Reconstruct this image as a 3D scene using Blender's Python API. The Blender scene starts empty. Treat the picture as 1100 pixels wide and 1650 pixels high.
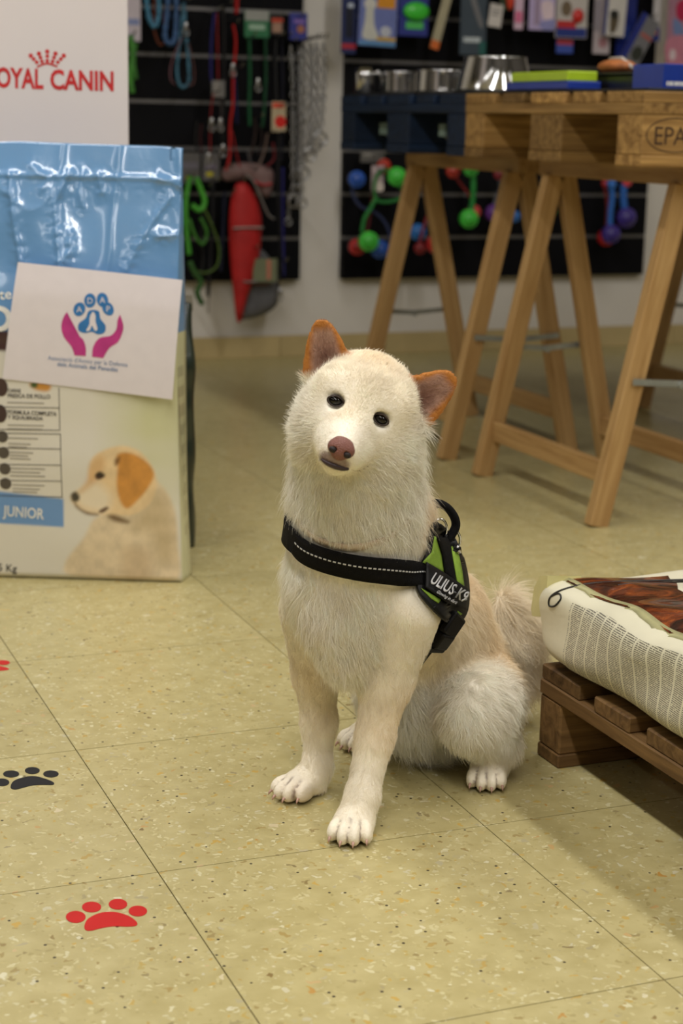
import bpy, bmesh, math, random
import numpy as np
from mathutils import Vector, Matrix

random.seed(7)
rng = np.random.default_rng(11)
sc = bpy.context.scene
C = sc.collection
R = math.radians

# ------------------------------------------------------------------ camera
# world: X along the back wall, Y towards it, origin on a floor tile corner (tiles 0.40 m)
YAW, PITCH, ROLL = 0.37822, 0.22249, -0.01950
cam_d = bpy.data.cameras.new('camera')
cam = bpy.data.objects.new('camera', cam_d); C.objects.link(cam)
F0 = Vector((math.sin(YAW), math.cos(YAW), 0)); R0 = Vector((math.cos(YAW), -math.sin(YAW), 0)); UP = Vector((0, 0, 1))
Fv = F0 * math.cos(PITCH) - UP * math.sin(PITCH); Uv = F0 * math.sin(PITCH) + UP * math.cos(PITCH)
Rr = R0 * math.cos(ROLL) - Uv * math.sin(ROLL); Ur = R0 * math.sin(ROLL) + Uv * math.cos(ROLL)
M = Matrix((Rr, Ur, -Fv)).transposed().to_4x4()
M.translation = Vector((-0.47299, -1.71833, 0.81312))
cam.matrix_world = M
cam_d.sensor_fit = 'VERTICAL'; cam_d.sensor_height = 22.3; cam_d.sensor_width = 14.87
cam_d.lens = 22.3 * 2780 / 1650
cam_d.clip_start = 0.05; cam_d.clip_end = 60
cam_d.dof.use_dof = True; cam_d.dof.focus_distance = 2.02; cam_d.dof.aperture_fstop = 3.6
sc.camera = cam
sc.cycles.max_bounces = 8

# ------------------------------------------------------------------ light
world = bpy.data.worlds.new('world'); sc.world = world; world.use_nodes = True
world.node_tree.nodes['Background'].inputs['Color'].default_value = (1.0, 0.95, 0.85, 1)
world.node_tree.nodes['Background'].inputs['Strength'].default_value = 0.03
def tube_row(x, y0, y1, power):
    ld = bpy.data.lights.new('ceiling_tube_row', 'AREA'); ld.shape = 'RECTANGLE'
    ld.size = 0.16; ld.size_y = y1 - y0; ld.energy = power; ld.color = (1.0, 0.975, 0.945)
    lo = bpy.data.objects.new('ceiling_tube_row', ld); C.objects.link(lo)
    lo.location = (x, (y0 + y1) / 2, 2.78)
tube_row(-0.45, -3.8, 2.0, 104)
tube_row(1.85, -3.8, 2.0, 82)
tube_row(-2.65, -3.8, 2.0, 34)
tube_row(4.05, -3.8, 2.0, 26)
sc.view_settings.view_transform = 'Standard'; sc.view_settings.look = 'None'
sc.view_settings.exposure = -0.26; sc.view_settings.gamma = 1.0; sc.view_settings.use_curve_mapping = False

# ------------------------------------------------------------------ materials
MATS = {}
def srgb(r, g, b):
    f = lambda c: (c / 255 / 12.92) if c / 255 <= 0.04045 else ((c / 255 + 0.055) / 1.055) ** 2.4
    return (f(r), f(g), f(b))
def newmat(name):
    m = bpy.data.materials.new(name); m.use_nodes = True
    nt = m.node_tree; return m, nt, nt.nodes['Principled BSDF']
def N(nt, kind, **kw):
    n = nt.nodes.new(kind)
    for k, v in kw.items():
        if k in n.inputs: n.inputs[k].default_value = v
        else: setattr(n, k, v)
    return n
def ramp(nt, fac, stops):
    r = nt.nodes.new('ShaderNodeValToRGB'); els = r.color_ramp.elements
    while len(els) < len(stops): els.new(0.5)
    for e, (p, c) in zip(els, stops): e.position = p; e.color = (*c, 1) if len(c) == 3 else c
    nt.links.new(fac, r.inputs['Fac']); return r
def coords(nt, kind='Object', scale=(1, 1, 1)):
    t = nt.nodes.new('ShaderNodeTexCoord'); mp = nt.nodes.new('ShaderNodeMapping'); mp.inputs['Scale'].default_value = scale
    nt.links.new(t.outputs[kind], mp.inputs['Vector']); return mp.outputs['Vector']
def mat(col, rough=0.5, metal=0.0, var=0.12, scale=40, bump=0.0, bscale=200, coat=0.0, spec=0.5, trans=0.0):
    key = (tuple(round(c, 4) for c in col), rough, metal, var, scale, bump, bscale, coat, spec, trans)
    if key in MATS: return MATS[key]
    m, nt, b = newmat('surface_%03d' % len(MATS))
    v = coords(nt)
    n = N(nt, 'ShaderNodeTexNoise', Scale=scale, Detail=3.0); nt.links.new(v, n.inputs['Vector'])
    r = ramp(nt, n.outputs['Fac'], [(0.3, tuple(c * (1 - var) for c in col)), (0.7, tuple(min(1, c * (1 + var)) for c in col))])
    nt.links.new(r.outputs['Color'], b.inputs['Base Color'])
    b.inputs['Roughness'].default_value = rough; b.inputs['Metallic'].default_value = metal
    b.inputs['Coat Weight'].default_value = coat; b.inputs['Coat Roughness'].default_value = 0.12
    b.inputs['Specular IOR Level'].default_value = spec
    if trans: b.inputs['Transmission Weight'].default_value = trans
    if bump:
        n2 = N(nt, 'ShaderNodeTexNoise', Scale=bscale, Detail=4.0); nt.links.new(v, n2.inputs['Vector'])
        bp = N(nt, 'ShaderNodeBump', Strength=bump, Distance=0.004); nt.links.new(n2.outputs['Fac'], bp.inputs['Height'])
        nt.links.new(bp.outputs['Normal'], b.inputs['Normal'])
    MATS[key] = m; return m
def wood(name, light, dark, axis=0, rough=0.55, spread=0.35):
    m, nt, b = newmat(name)
    s = [60, 60, 60]; s[axis] = 3.5
    v = coords(nt, 'Object', tuple(s))
    oi = nt.nodes.new('ShaderNodeObjectInfo')
    off = N(nt, 'ShaderNodeVectorMath', operation='ADD'); nt.links.new(v, off.inputs[0])
    mul = N(nt, 'ShaderNodeMath', operation='MULTIPLY'); mul.inputs[1].default_value = 90; nt.links.new(oi.outputs['Random'], mul.inputs[0])
    nt.links.new(mul.outputs[0], off.inputs[1])
    n = N(nt, 'ShaderNodeTexNoise', Scale=1.0, Detail=5.0, Roughness=0.6, Distortion=0.6); nt.links.new(off.outputs[0], n.inputs['Vector'])
    r = ramp(nt, n.outputs['Fac'], [(0.28, dark), (0.5, tuple((a + c) / 2 for a, c in zip(light, dark))), (0.72, light)])
    hv = N(nt, 'ShaderNodeHueSaturation'); mr = N(nt, 'ShaderNodeMapRange'); mr.inputs['To Min'].default_value = 1 - spread; mr.inputs['To Max'].default_value = 1 + spread * 0.7
    nt.links.new(oi.outputs['Random'], mr.inputs['Value']); nt.links.new(mr.outputs[0], hv.inputs['Value']); nt.links.new(r.outputs['Color'], hv.inputs['Color'])
    # knots
    s2 = [9, 9, 9]; s2[axis] = 3.2
    v2 = coords(nt, 'Object', tuple(s2)); off2 = N(nt, 'ShaderNodeVectorMath', operation='ADD'); nt.links.new(v2, off2.inputs[0]); nt.links.new(mul.outputs[0], off2.inputs[1])
    vo = N(nt, 'ShaderNodeTexVoronoi', Scale=1.0); nt.links.new(off2.outputs[0], vo.inputs['Vector'])
    k = ramp(nt, vo.outputs['Distance'], [(0.06, (0.25, 0.2, 0.15)), (0.13, (1, 1, 1))])
    mx = N(nt, 'ShaderNodeMix', data_type='RGBA', blend_type='MULTIPLY'); mx.inputs[0].default_value = 0.8
    nt.links.new(hv.outputs['Color'], mx.inputs[6]); nt.links.new(k.outputs['Color'], mx.inputs[7])
    nt.links.new(mx.outputs[2], b.inputs['Base Color'])
    b.inputs['Roughness'].default_value = rough; b.inputs['Specular IOR Level'].default_value = 0.3
    bp = N(nt, 'ShaderNodeBump', Strength=0.35, Distance=0.002); nt.links.new(n.outputs['Fac'], bp.inputs['Height']); nt.links.new(bp.outputs['Normal'], b.inputs['Normal'])
    return m
def attr_mat(name, rough=0.5, coat=0.0, bump=0.0, bscale=60, spec=0.5, detail=3.0, dist=0.006, bump_attr=None, flat=0.0):
    m, nt, b = newmat(name)
    a = N(nt, 'ShaderNodeAttribute', attribute_name='col'); nt.links.new(a.outputs['Color'], b.inputs['Base Color'])
    b.inputs['Roughness'].default_value = rough; b.inputs['Coat Weight'].default_value = coat; b.inputs['Coat Roughness'].default_value = 0.08
    b.inputs['Specular IOR Level'].default_value = spec
    if bump:
        n2 = N(nt, 'ShaderNodeTexNoise', Scale=bscale, Detail=detail, Distortion=0.7); nt.links.new(coords(nt), n2.inputs['Vector'])
        bp = N(nt, 'ShaderNodeBump', Strength=bump, Distance=dist); nt.links.new(n2.outputs['Fac'], bp.inputs['Height'])
        nt.links.new(bp.outputs['Normal'], b.inputs['Normal'])
    return m

# ------------------------------------------------------------------ mesh helpers
class MB:
    def __init__(s): s.v = []; s.f = []; s.sm = []
    def add(s, vs, fs, smooth=False):
        o = len(s.v); s.v += [tuple(p) for p in vs]; s.f += [[i + o for i in f] for f in fs]; s.sm += [smooth] * len(fs); return s
    def box(s, c, d, rot=None):
        vs = [Vector((sx * d[0] / 2, sy * d[1] / 2, sz * d[2] / 2)) for sx in (-1, 1) for sy in (-1, 1) for sz in (-1, 1)]
        if rot is not None: vs = [rot @ p for p in vs]
        vs = [p + Vector(c) for p in vs]
        return s.add(vs, [(0, 1, 3, 2), (4, 6, 7, 5), (0, 4, 5, 1), (2, 3, 7, 6), (0, 2, 6, 4), (1, 5, 7, 3)])
    def bar(s, a, b, w, t, side=(0, 1, 0)):
        """rectangular bar from a to b, w across 'side' direction, t across the other"""
        a, b = Vector(a), Vector(b); d = (b - a).normalized(); sd = Vector(side); sd = (sd - d * sd.dot(d)).normalized(); u = d.cross(sd)
        vs = [e + sd * (i * w / 2) + u * (j * t / 2) for e in (a, b) for i, j in ((-1, -1), (1, -1), (1, 1), (-1, 1))]
        return s.add(vs, [(3, 2, 1, 0), (4, 5, 6, 7), (0, 1, 5, 4), (1, 2, 6, 5), (2, 3, 7, 6), (3, 0, 4, 7)])
    def tube(s, pts, r, n=10, closed=False, cap=True, flat=1.0):
        P = [Vector(p) for p in pts]; m = len(P); rs = r if hasattr(r, '__len__') else [r] * m
        prev = None; rings = []
        for i, p in enumerate(P):
            if closed: t = (P[(i + 1) % m] - P[i - 1])
            else: t = (P[min(i + 1, m - 1)] - P[max(i - 1, 0)])
            t.normalize()
            if prev is None:
                a = Vector((0, 0, 1)) if abs(t.z) < 0.8 else Vector((1, 0, 0)); u = t.cross(a).normalized()
            else:
                u = (prev - t * prev.dot(t)).normalized()
            prev = u; w = t.cross(u)
            rings.append([p + (u * math.cos(2 * math.pi * k / n) + w * (flat * math.sin(2 * math.pi * k / n))) * rs[i] for k in range(n)])
        vs = [p for rg in rings for p in rg]; fs = []
        for i in range(m if closed else m - 1):
            j = (i + 1) % m
            for k in range(n): fs.append((i * n + k, i * n + (k + 1) % n, j * n + (k + 1) % n, j * n + k))
        s.add(vs, fs, True)
        if cap and not closed:
            o = len(s.v) - len(vs)
            s.f.append([o + k for k in range(n)][::-1]); s.f.append([o + (m - 1) * n + k for k in range(n)]); s.sm += [False, False]
        return s
    def lathe(s, prof, c=(0, 0, 0), n=32):
        vs = []; fs = []; m = len(prof)
        for r, z in prof:
            for k in range(n): a = 2 * math.pi * k / n; vs.append((c[0] + r * math.cos(a), c[1] + r * math.sin(a), c[2] + z))
        for i in range(m - 1):
            for k in range(n): fs.append((i * n + k, i * n + (k + 1) % n, (i + 1) * n + (k + 1) % n, (i + 1) * n + k))
        return s.add(vs, fs, True)
    def ell(s, c, r, n=16, rot=None):
        vs = []; fs = []; h = n // 2
        for i in range(h + 1):
            t = math.pi * i / h
            for k in range(n):
                a = 2 * math.pi * k / n; p = Vector((r[0] * math.sin(t) * math.cos(a), r[1] * math.sin(t) * math.sin(a), r[2] * math.cos(t)))
                if rot is not None: p = rot @ p
                vs.append(p + Vector(c))
        for i in range(h):
            for k in range(n): fs.append((i * n + k, (i + 1) * n + k, (i + 1) * n + (k + 1) % n, i * n + (k + 1) % n))
        return s.add(vs, fs, True)
    def prism(s, poly, y0, y1, axis='y'):
        """polygon given in (x, z) [axis y] or (x, y) [axis z], extruded"""
        n = len(poly)
        P = (lambda q, d: (q[0], d, q[1])) if axis == 'y' else (lambda q, d: (q[0], q[1], d))
        vs = [P(q, y0) for q in poly] + [P(q, y1) for q in poly]
        fs = [list(range(n)), list(range(2 * n - 1, n - 1, -1))] + [(i, i + n, (i + 1) % n + n, (i + 1) % n) for i in range(n)]
        return s.add(vs, fs)
    def build(s, name, m, parent=None, bevel=0.0, seg=1, loc=None, fix=True):
        me = bpy.data.meshes.new(name); me.from_pydata(s.v, [], s.f); me.polygons.foreach_set('use_smooth', s.sm)
        if fix:
            bm = bmesh.new(); bm.from_mesh(me); bmesh.ops.recalc_face_normals(bm, faces=bm.faces); bm.to_mesh(me); bm.free()
        me.materials.append(m); me.update()
        return link(name, me, parent, bevel, seg, loc)
def link(name, data, parent=None, bevel=0.0, seg=1, loc=None):
    o = bpy.data.objects.new(name, data); C.objects.link(o)
    if parent is not None: o.parent = parent
    if loc is not None: o.location = loc
    if bevel:
        bv = o.modifiers.new('edge', 'BEVEL'); bv.width = bevel; bv.segments = seg; bv.limit_method = 'ANGLE'; bv.angle_limit = R(40)
    return o
def np_mesh(name, V, Fc, m, parent=None, col=None, smooth=True, loc=None):
    me = bpy.data.meshes.new(name); V = np.asarray(V, float)
    me.from_pydata(V.tolist(), [], [list(map(int, f)) for f in Fc]); me.polygons.foreach_set('use_smooth', [smooth] * len(me.polygons))
    if col is not None:
        a = me.color_attributes.new('col', 'FLOAT_COLOR', 'POINT'); cc = np.ones((len(V), 4), np.float32); cc[:, :3] = col; a.data.foreach_set('color', cc.ravel())
    me.materials.append(m); me.update()
    return link(name, me, parent, loc=loc)
def tag(o, label, cat, group=None, kind=None):
    o['label'] = label; o['category'] = cat
    if group: o['group'] = group
    if kind: o['kind'] = kind
    return o
def thing(name, label, cat, loc=(0, 0, 0), rz=0.0, group=None):
    o = bpy.data.objects.new(name, None); C.objects.link(o); o.empty_display_size = 0.05
    o.location = loc; o.rotation_euler = (0, 0, rz); return tag(o, label, cat, group)
def struct(o): o['kind'] = 'structure'; return o
def boxpart(name, lo, hi, m, parent=None, bevel=0.0, seg=1):
    c = [(a + b) / 2 for a, b in zip(lo, hi)]; d = [b - a for a, b in zip(lo, hi)]
    mb = MB().box((0, 0, 0), d); return mb.build(name, m, parent, bevel, seg, loc=c)
def fill2d(poly, maxlen):
    """triangulate a 2-D outline and split long edges, so that it can be laid on a curved surface"""
    bm = bmesh.new(); vs = [bm.verts.new((p[0], p[1], 0)) for p in poly]
    bm.faces.new(vs); bmesh.ops.triangulate(bm, faces=bm.faces[:])
    for _ in range(7):
        es = [e for e in bm.edges if e.calc_length() > maxlen]
        if not es: break
        bmesh.ops.subdivide_edges(bm, edges=es, cuts=1); bmesh.ops.triangulate(bm, faces=[f for f in bm.faces if len(f.verts) > 3])
    bm.verts.ensure_lookup_table(); bm.verts.index_update()
    V = np.array([v.co[:2] for v in bm.verts]); Fc = [[v.index for v in f.verts] for f in bm.faces]; bm.free()
    # consistent winding
    out = []
    for f in Fc:
        a, b, c = V[f[0]], V[f[1]], V[f[2]]
        out.append(f if (b[0] - a[0]) * (c[1] - a[1]) - (b[1] - a[1]) * (c[0] - a[0]) > 0 else f[::-1])
    return V, out
def text2d(body, size=1.0, bold=0.0, align='LEFT', spacing=1.0, shear=0.0):
    """outline lettering as flat 2-D triangles"""
    cu = bpy.data.curves.new('lettering', 'FONT'); cu.body = body; cu.size = size; cu.offset = bold; cu.align_x = align; cu.space_character = spacing; cu.shear = shear
    cu.resolution_u = 3; cu.fill_mode = 'FRONT'
    o = bpy.data.objects.new('lettering', cu); C.objects.link(o); bpy.context.view_layer.update()
    me = o.evaluated_get(bpy.context.evaluated_depsgraph_get()).to_mesh(); bm = bmesh.new(); bm.from_mesh(me)
    bmesh.ops.remove_doubles(bm, verts=bm.verts, dist=1e-5); bmesh.ops.triangulate(bm, faces=bm.faces[:]); bm.verts.index_update()
    V = np.array([v.co[:2] for v in bm.verts]).reshape(-1, 2); Fc = [[v.index for v in f.verts] for f in bm.faces]; bm.free()
    bpy.data.objects.remove(o); bpy.data.curves.remove(cu); return V, Fc
def circle2d(c, r, n=24, ry=None, a=0.0):
    ry = ry or r
    return [(c[0] + r * math.cos(t) * math.cos(a) - ry * math.sin(t) * math.sin(a), c[1] + r * math.cos(t) * math.sin(a) + ry * math.sin(t) * math.cos(a)) for t in [2 * math.pi * k / n for k in range(n)]]
def spline(pts, n=8, closed=False):
    """Catmull-Rom through the points"""
    P = [np.array(p, float) for p in pts]; out = []; m = len(P)
    for i in range(m if closed else m - 1):
        if closed: a, b, c, d = P[i - 1], P[i], P[(i + 1) % m], P[(i + 2) % m]
        else: a, b, c, d = P[max(i - 1, 0)], P[i], P[i + 1], P[min(i + 2, m - 1)]
        for k in range(n):
            t = k / n; out.append(0.5 * (2 * b + (c - a) * t + (2 * a - 5 * b + 4 * c - d) * t * t + (3 * b - a - 3 * c + d) * t ** 3))
    if not closed: out.append(P[-1])
    return [tuple(p) for p in out]
def copy_tree(o, parent=None):
    c = o.copy(); C.objects.link(c); c.parent = parent
    for ch in list(o.children): copy_tree(ch, c)
    return c

# plane measurements (homographies of the calibrated lens): bag front, floor, display box front
def plane_map(h):
    return lambda x, y: ((h[0] * x + h[1] * y + h[2]) / (h[6] * x + h[7] * y + h[8]), (h[3] * x + h[4] * y + h[5]) / (h[6] * x + h[7] * y + h[8]))
BGX = plane_map([0.0010419702, -6.441382e-06, -0.239013, 2.99786e-05, -0.0010737475, 1.0004712, 1.2612538e-05, -7.6571287e-05, 1.0])
FLX = plane_map([-0.0042396129, 0.0028387207, -2.9111772, 0.0014631099, 0.010232211, -14.754055, 0.00010527168, -0.0053987786, 1.0])
WZ = plane_map([0.0011133397, -3.7054008e-05, 0.14018921, -8.1019314e-05, -0.0011635809, 1.0176055, -0.00012611502, -7.3286527e-05, 1.0])
WV = plane_map([0.001852584, -8.7369398e-05, 0.57037918, -6.5916534e-05, -0.0019381156, 1.1610703, -0.00012611502, -7.3286527e-05, 1.0])
# ------------------------------------------------------------------ room
def terrazzo():
    m, nt, b = newmat('terrazzo_tile')
    g = nt.nodes.new('ShaderNodeNewGeometry'); pos = g.outputs['Position']
    n0 = N(nt, 'ShaderNodeTexNoise', Scale=30.0, Detail=6.0); nt.links.new(pos, n0.inputs['Vector'])
    base = ramp(nt, n0.outputs['Fac'], [(0.3, srgb(176, 163, 112)), (0.7, srgb(192, 180, 130))])
    last = base.outputs['Color']
    nd = N(nt, 'ShaderNodeTexNoise', Scale=60.0, Detail=2.0); nt.links.new(pos, nd.inputs['Vector'])
    mxv = N(nt, 'ShaderNodeMix', data_type='VECTOR'); mxv.inputs[0].default_value = 0.03
    nt.links.new(pos, mxv.inputs[4]); nt.links.new(nd.outputs['Color'], mxv.inputs[5])
    for sc_, lo, hi, cols in ((120, 0.30, 0.42, [(0.0, srgb(206, 197, 152)), (0.45, srgb(188, 175, 122)), (0.7, srgb(166, 152, 102)), (1, srgb(212, 205, 166))]),
                              (70, 0.22, 0.28, [(0, srgb(212, 204, 164)), (0.35, srgb(180, 162, 100)), (0.55, srgb(196, 164, 86)), (0.75, srgb(152, 138, 94)), (1, srgb(216, 210, 178))]),
                              (36, 0.13, 0.155, [(0, srgb(186, 142, 72)), (0.35, srgb(214, 206, 172)), (0.6, srgb(134, 118, 78)), (0.8, srgb(198, 168, 94)), (1, srgb(100, 84, 58))])):
        vo = N(nt, 'ShaderNodeTexVoronoi', Scale=float(sc_)); nt.links.new(mxv.outputs[1], vo.inputs['Vector'])
        mask = ramp(nt, vo.outputs['Distance'], [(lo, (1, 1, 1)), (hi, (0, 0, 0))])
        sep = N(nt, 'ShaderNodeSeparateColor'); nt.links.new(vo.outputs['Color'], sep.inputs[0])
        cr = ramp(nt, sep.outputs[0], cols)
        # only part of the cells carry a chip
        th = N(nt, 'ShaderNodeMath', operation='GREATER_THAN'); th.inputs[1].default_value = 0.32; nt.links.new(sep.outputs[1], th.inputs[0])
        mu = N(nt, 'ShaderNodeMath', operation='MULTIPLY'); nt.links.new(mask.outputs['Color'], mu.inputs[0]); nt.links.new(th.outputs[0], mu.inputs[1])
        mx = N(nt, 'ShaderNodeMix', data_type='RGBA'); nt.links.new(mu.outputs[0], mx.inputs[0]); nt.links.new(last, mx.inputs[6]); nt.links.new(cr.outputs['Color'], mx.inputs[7])
        last = mx.outputs[2]
    vo = N(nt, 'ShaderNodeTexVoronoi', Scale=62.0); nt.links.new(pos, vo.inputs['Vector'])
    sep = N(nt, 'ShaderNodeSeparateColor'); nt.links.new(vo.outputs['Color'], sep.inputs[0])
    th = N(nt, 'ShaderNodeMath', operation='GREATER_THAN'); th.inputs[1].default_value = 0.93; nt.links.new(sep.outputs[2], th.inputs[0])
    mask = ramp(nt, vo.outputs['Distance'], [(0.10, (1, 1, 1)), (0.12, (0, 0, 0))])
    mu = N(nt, 'ShaderNodeMath', operation='MULTIPLY'); nt.links.new(mask.outputs['Color'], mu.inputs[0]); nt.links.new(th.outputs[0], mu.inputs[1])
    mx = N(nt, 'ShaderNodeMix', data_type='RGBA'); nt.links.new(mu.outputs[0], mx.inputs[0]); nt.links.new(last, mx.inputs[6]); mx.inputs[7].default_value = (*srgb(58, 50, 40), 1)
    last = mx.outputs[2]
    oi = nt.nodes.new('ShaderNodeObjectInfo'); hv = N(nt, 'ShaderNodeHueSaturation'); mr = N(nt, 'ShaderNodeMapRange'); mr.inputs['To Min'].default_value = 0.95; mr.inputs['To Max'].default_value = 1.04
    nt.links.new(oi.outputs['Random'], mr.inputs['Value']); nt.links.new(mr.outputs[0], hv.inputs['Value']); nt.links.new(last, hv.inputs['Color'])
    nt.links.new(hv.outputs['Color'], b.inputs['Base Color'])
    n3 = N(nt, 'ShaderNodeTexNoise', Scale=5.0, Detail=5.0); nt.links.new(pos, n3.inputs['Vector'])
    rr = N(nt, 'ShaderNodeMapRange'); rr.inputs['To Min'].default_value = 0.24; rr.inputs['To Max'].default_value = 0.42; nt.links.new(n3.outputs['Fac'], rr.inputs['Value'])
    nt.links.new(rr.outputs[0], b.inputs['Roughness']); b.inputs['Specular IOR Level'].default_value = 0.42
    return m
M_TER = terrazzo()
M_GROUT = mat(srgb(74, 64, 42), 0.9)
M_WALL = mat(srgb(226, 221, 214), 0.75, var=0.03, scale=3, bump=0.12, bscale=90)
M_CEIL = mat(srgb(232, 230, 224), 0.9, var=0.02)
XW0, XW1, YW0, YW1, ZC = -3.8, 5.2, -4.6, 4.0, 2.85
floor = struct(boxpart('floor', (XW0, YW0, -0.10), (XW1, YW1, -0.003), M_GROUT))
tile_me = None
J = 0.0007
for i in range(-4, 10):
    for j in range(-4, 10):
        mb = MB(); 
        if tile_me is None:
            o = mb.box((0, 0, 0), (0.4 - 2 * J, 0.4 - 2 * J, 0.02)).build('tile', M_TER, None); tile_me = o.data
        else:
            o = link('tile', tile_me)
        o.parent = floor; o.location = Vector((0.4 * i + 0.2, 0.4 * j + 0.2, -0.01)) - floor.location
mb = MB()
for i in range(-9, 13):
    for j in range(-11, 10):
        if -4 <= i < 10 and -4 <= j < 10: continue
        mb.box(Vector((0.4 * i + 0.2, 0.4 * j + 0.2, -0.01)) - floor.location, (0.4 - 2 * J, 0.4 - 2 * J, 0.02))
o = mb.build('outer_tiles', M_TER, floor); o['kind'] = 'stuff'
wall_back = struct(boxpart('wall_back', (XW0, YW1, 0), (XW1, YW1 + 0.1, ZC), M_WALL))
M_SHOP = mat(srgb(98, 94, 90), 0.8, var=0.2, scale=4)
struct(boxpart('wall_front', (XW0, YW0 - 0.1, 0), (XW1, YW0, ZC), M_SHOP))
struct(boxpart('wall_left', (XW0 - 0.1, YW0, 0), (XW0, YW1, ZC), M_SHOP))
struct(boxpart('wall_right', (XW1, YW0, 0), (XW1 + 0.1, YW1, ZC), M_SHOP))
struct(boxpart('ceiling', (XW0, YW0, ZC), (XW1, YW1, ZC + 0.1), M_CEIL))
# block courses of the painted wall, showing as faint joints
M_BB = mat(srgb(196, 176, 128), 0.45, var=0.08, scale=9)
bb = struct(boxpart('baseboard_back', (XW0, YW1 - 0.010, 0), (XW1, YW1 - 0.001, 0.074), mat(srgb(140, 122, 88), 0.8)))
bm_ = None
for k in range(22):
    if bm_ is None: o = MB().box((0, 0, 0), (0.398, 0.008, 0.076)).build('baseboard_tile', M_BB, bb, 0.0015); bm_ = o.data
    else: o = link('baseboard_tile', bm_, bb, 0.0015)
    o.location = Vector((XW0 + 0.35 + 0.4 * k, YW1 - 0.012, 0.038)) - bb.location
# ------------------------------------------------------------------ pallets and trestle table
W_PAL = wood('pallet_wood', srgb(184, 146, 88), srgb(108, 76, 38), 0, spread=.5)
W_PALY = wood('pallet_wood_cross', srgb(184, 146, 88), srgb(108, 76, 38), 1, spread=.5)
W_OLD = wood('old_pallet_wood', srgb(138, 106, 66), srgb(72, 50, 28), 0)
W_OLDY = wood('old_pallet_wood_cross', srgb(138, 106, 66), srgb(72, 50, 28), 1)
W_BLUE = wood('blue_painted_wood', srgb(24, 44, 72), srgb(12, 24, 42), 0, spread=0.2)
W_BLUEY = wood('blue_painted_wood_cross', srgb(24, 44, 72), srgb(12, 24, 42), 1, spread=0.2)
W_PINE = wood('trestle_pine', srgb(196, 160, 108), srgb(158, 120, 72), 2, spread=0.12)
W_PINEY = wood('trestle_pine_cross', srgb(190, 154, 102), srgb(150, 112, 66), 1, spread=0.12)
M_BRAND = mat(srgb(62, 40, 22), 0.8)
def pallet(label, loc, mx, my, L=1.2, W=0.8, tb=0.022, hblk=0.078, ts=0.022, td=0.022, ys=((0, .1), (.3275, .4725), (.7, .8)),
           deck=((0, .145), (.1875, .2875), (.3275, .4725), (.5125, .6125), (.655, .8)), group=None):
    t = thing('pallet', label, 'pallet', loc, 0, group)
    xs = ((0, .145), (L / 2 - .0725, L / 2 + .0725), (L - .145, L)); blocks = {}
    z1 = tb + hblk; z2 = z1 + ts; z3 = z2 + td
    for a, b in ys: boxpart('bottom_board', (0, a, 0), (L, b, tb), mx, t, 0.0018)
    for i, (a, b) in enumerate(xs):
        for j, (c, d) in enumerate(ys): blocks[i, j] = boxpart('block', (a + .001, c + .001, tb), (b - .001, d - .001, z1), mx, t, 0.0025)
        boxpart('stringer_board', (a, 0, z1), (b, W, z2), my, t, 0.0018)
    for k, (a, b) in enumerate(deck): boxpart('deck_board', (0.0 + 0.002 * (k % 2), a, z2), (L - 0.002 * (k % 3), b, z3), mx, t, 0.0018)
    return t, blocks, z3
TBX, TBY, TBZ = 1.32, 1.255, 0.738
pal_a, blk, PH = pallet('bare wooden pallet lying on trestles as a table top', (TBX, TBY, TBZ), W_PAL, W_PALY)
pal_b, _, _ = pallet('dark blue painted pallet lying beside the bare wooden one', (TBX, TBY + 0.802, TBZ), W_BLUE, W_BLUEY)
# burnt-in oval mark on the corner block facing the aisle
ov = []
o_, i_ = circle2d((0, 0), 0.066, 40, 0.034), circle2d((0, 0), 0.0635, 40, 0.0318)
V = [(x, -0.0004, z) for x, z in o_] + [(x, -0.0004, z) for x, z in i_]
Fc = [(k, (k + 1) % 40, 40 + (k + 1) % 40, 40 + k) for k in range(40)]
tv, tf = text2d('EPAL', 0.05, align='CENTER', spacing=0.95)
tv = tv * np.array([0.95, 1.0]) - np.array([0, 0.018]); n0 = len(V)
V += [(x, -0.0004, z) for x, z in tv]; Fc = [list(f) for f in Fc] + [[i + n0 for i in f] for f in tf]
np_mesh('brand_mark', V, Fc, M_BRAND, blk[0, 0], smooth=False, loc=(0.002, -0.0492, 0.0))

def trestle(label, xc, y0, y1, h=0.70, half=0.172, bh=0.038):
    t = thing('trestle', label, 'trestle', (xc, 0, 0), 0, 'trestles under the pallet table')
    boxpart('beam', (-0.028, y0 - 0.05, h), (0.028, y1 + 0.05, h + bh), W_PINEY, t, 0.002)
    for y in (y0, y1):
        for s in (-1, 1):
            mb = MB().bar((0, 0, -0.5 * math.hypot(half - .016, h)), (0, 0, 0.5 * math.hypot(half - .016, h)), 0.030, 0.044, (0, 1, 0))
            o = mb.build('leg', W_PINE, t, 0.002); o.location = (s * (half + .016) / 2, y, h / 2); o.rotation_euler = (0, -s * math.atan2(half - .016, h), 0)
    for s in (-1, 1):
        boxpart('stretcher', (s * (half - .028) - .010, y0 + .015, .085), (s * (half - .028) + .010, y1 - .015, .131), W_PINEY, t, 0.002)
    g = mat(srgb(158, 162, 160), 0.45, 0.6)
    for y in (y0, y1):
        sgn = -0.022 if y == y0 else 0.022
        z = 0.30; xl = half - (half - .016) * z / h
        sp = MB().bar((-xl - .01, y + sgn, z + .004), (0, y + sgn, z - .004), 0.003, 0.013, (0, 1, 0)).build('spreader_bar', g, t)
        sp = MB().bar((0, y + sgn * 1.15, z - .004), (xl + .01, y + sgn * 1.15, z + .004), 0.003, 0.013, (0, 1, 0)).build('spreader_bar', g, t)
        rv = MB()
        rv.tube([(0, y + sgn - .005, z - .006), (0, y + sgn + .006, z - .006)], 0.008, 12); rv.build('pivot', g, sp)
    return t
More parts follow.
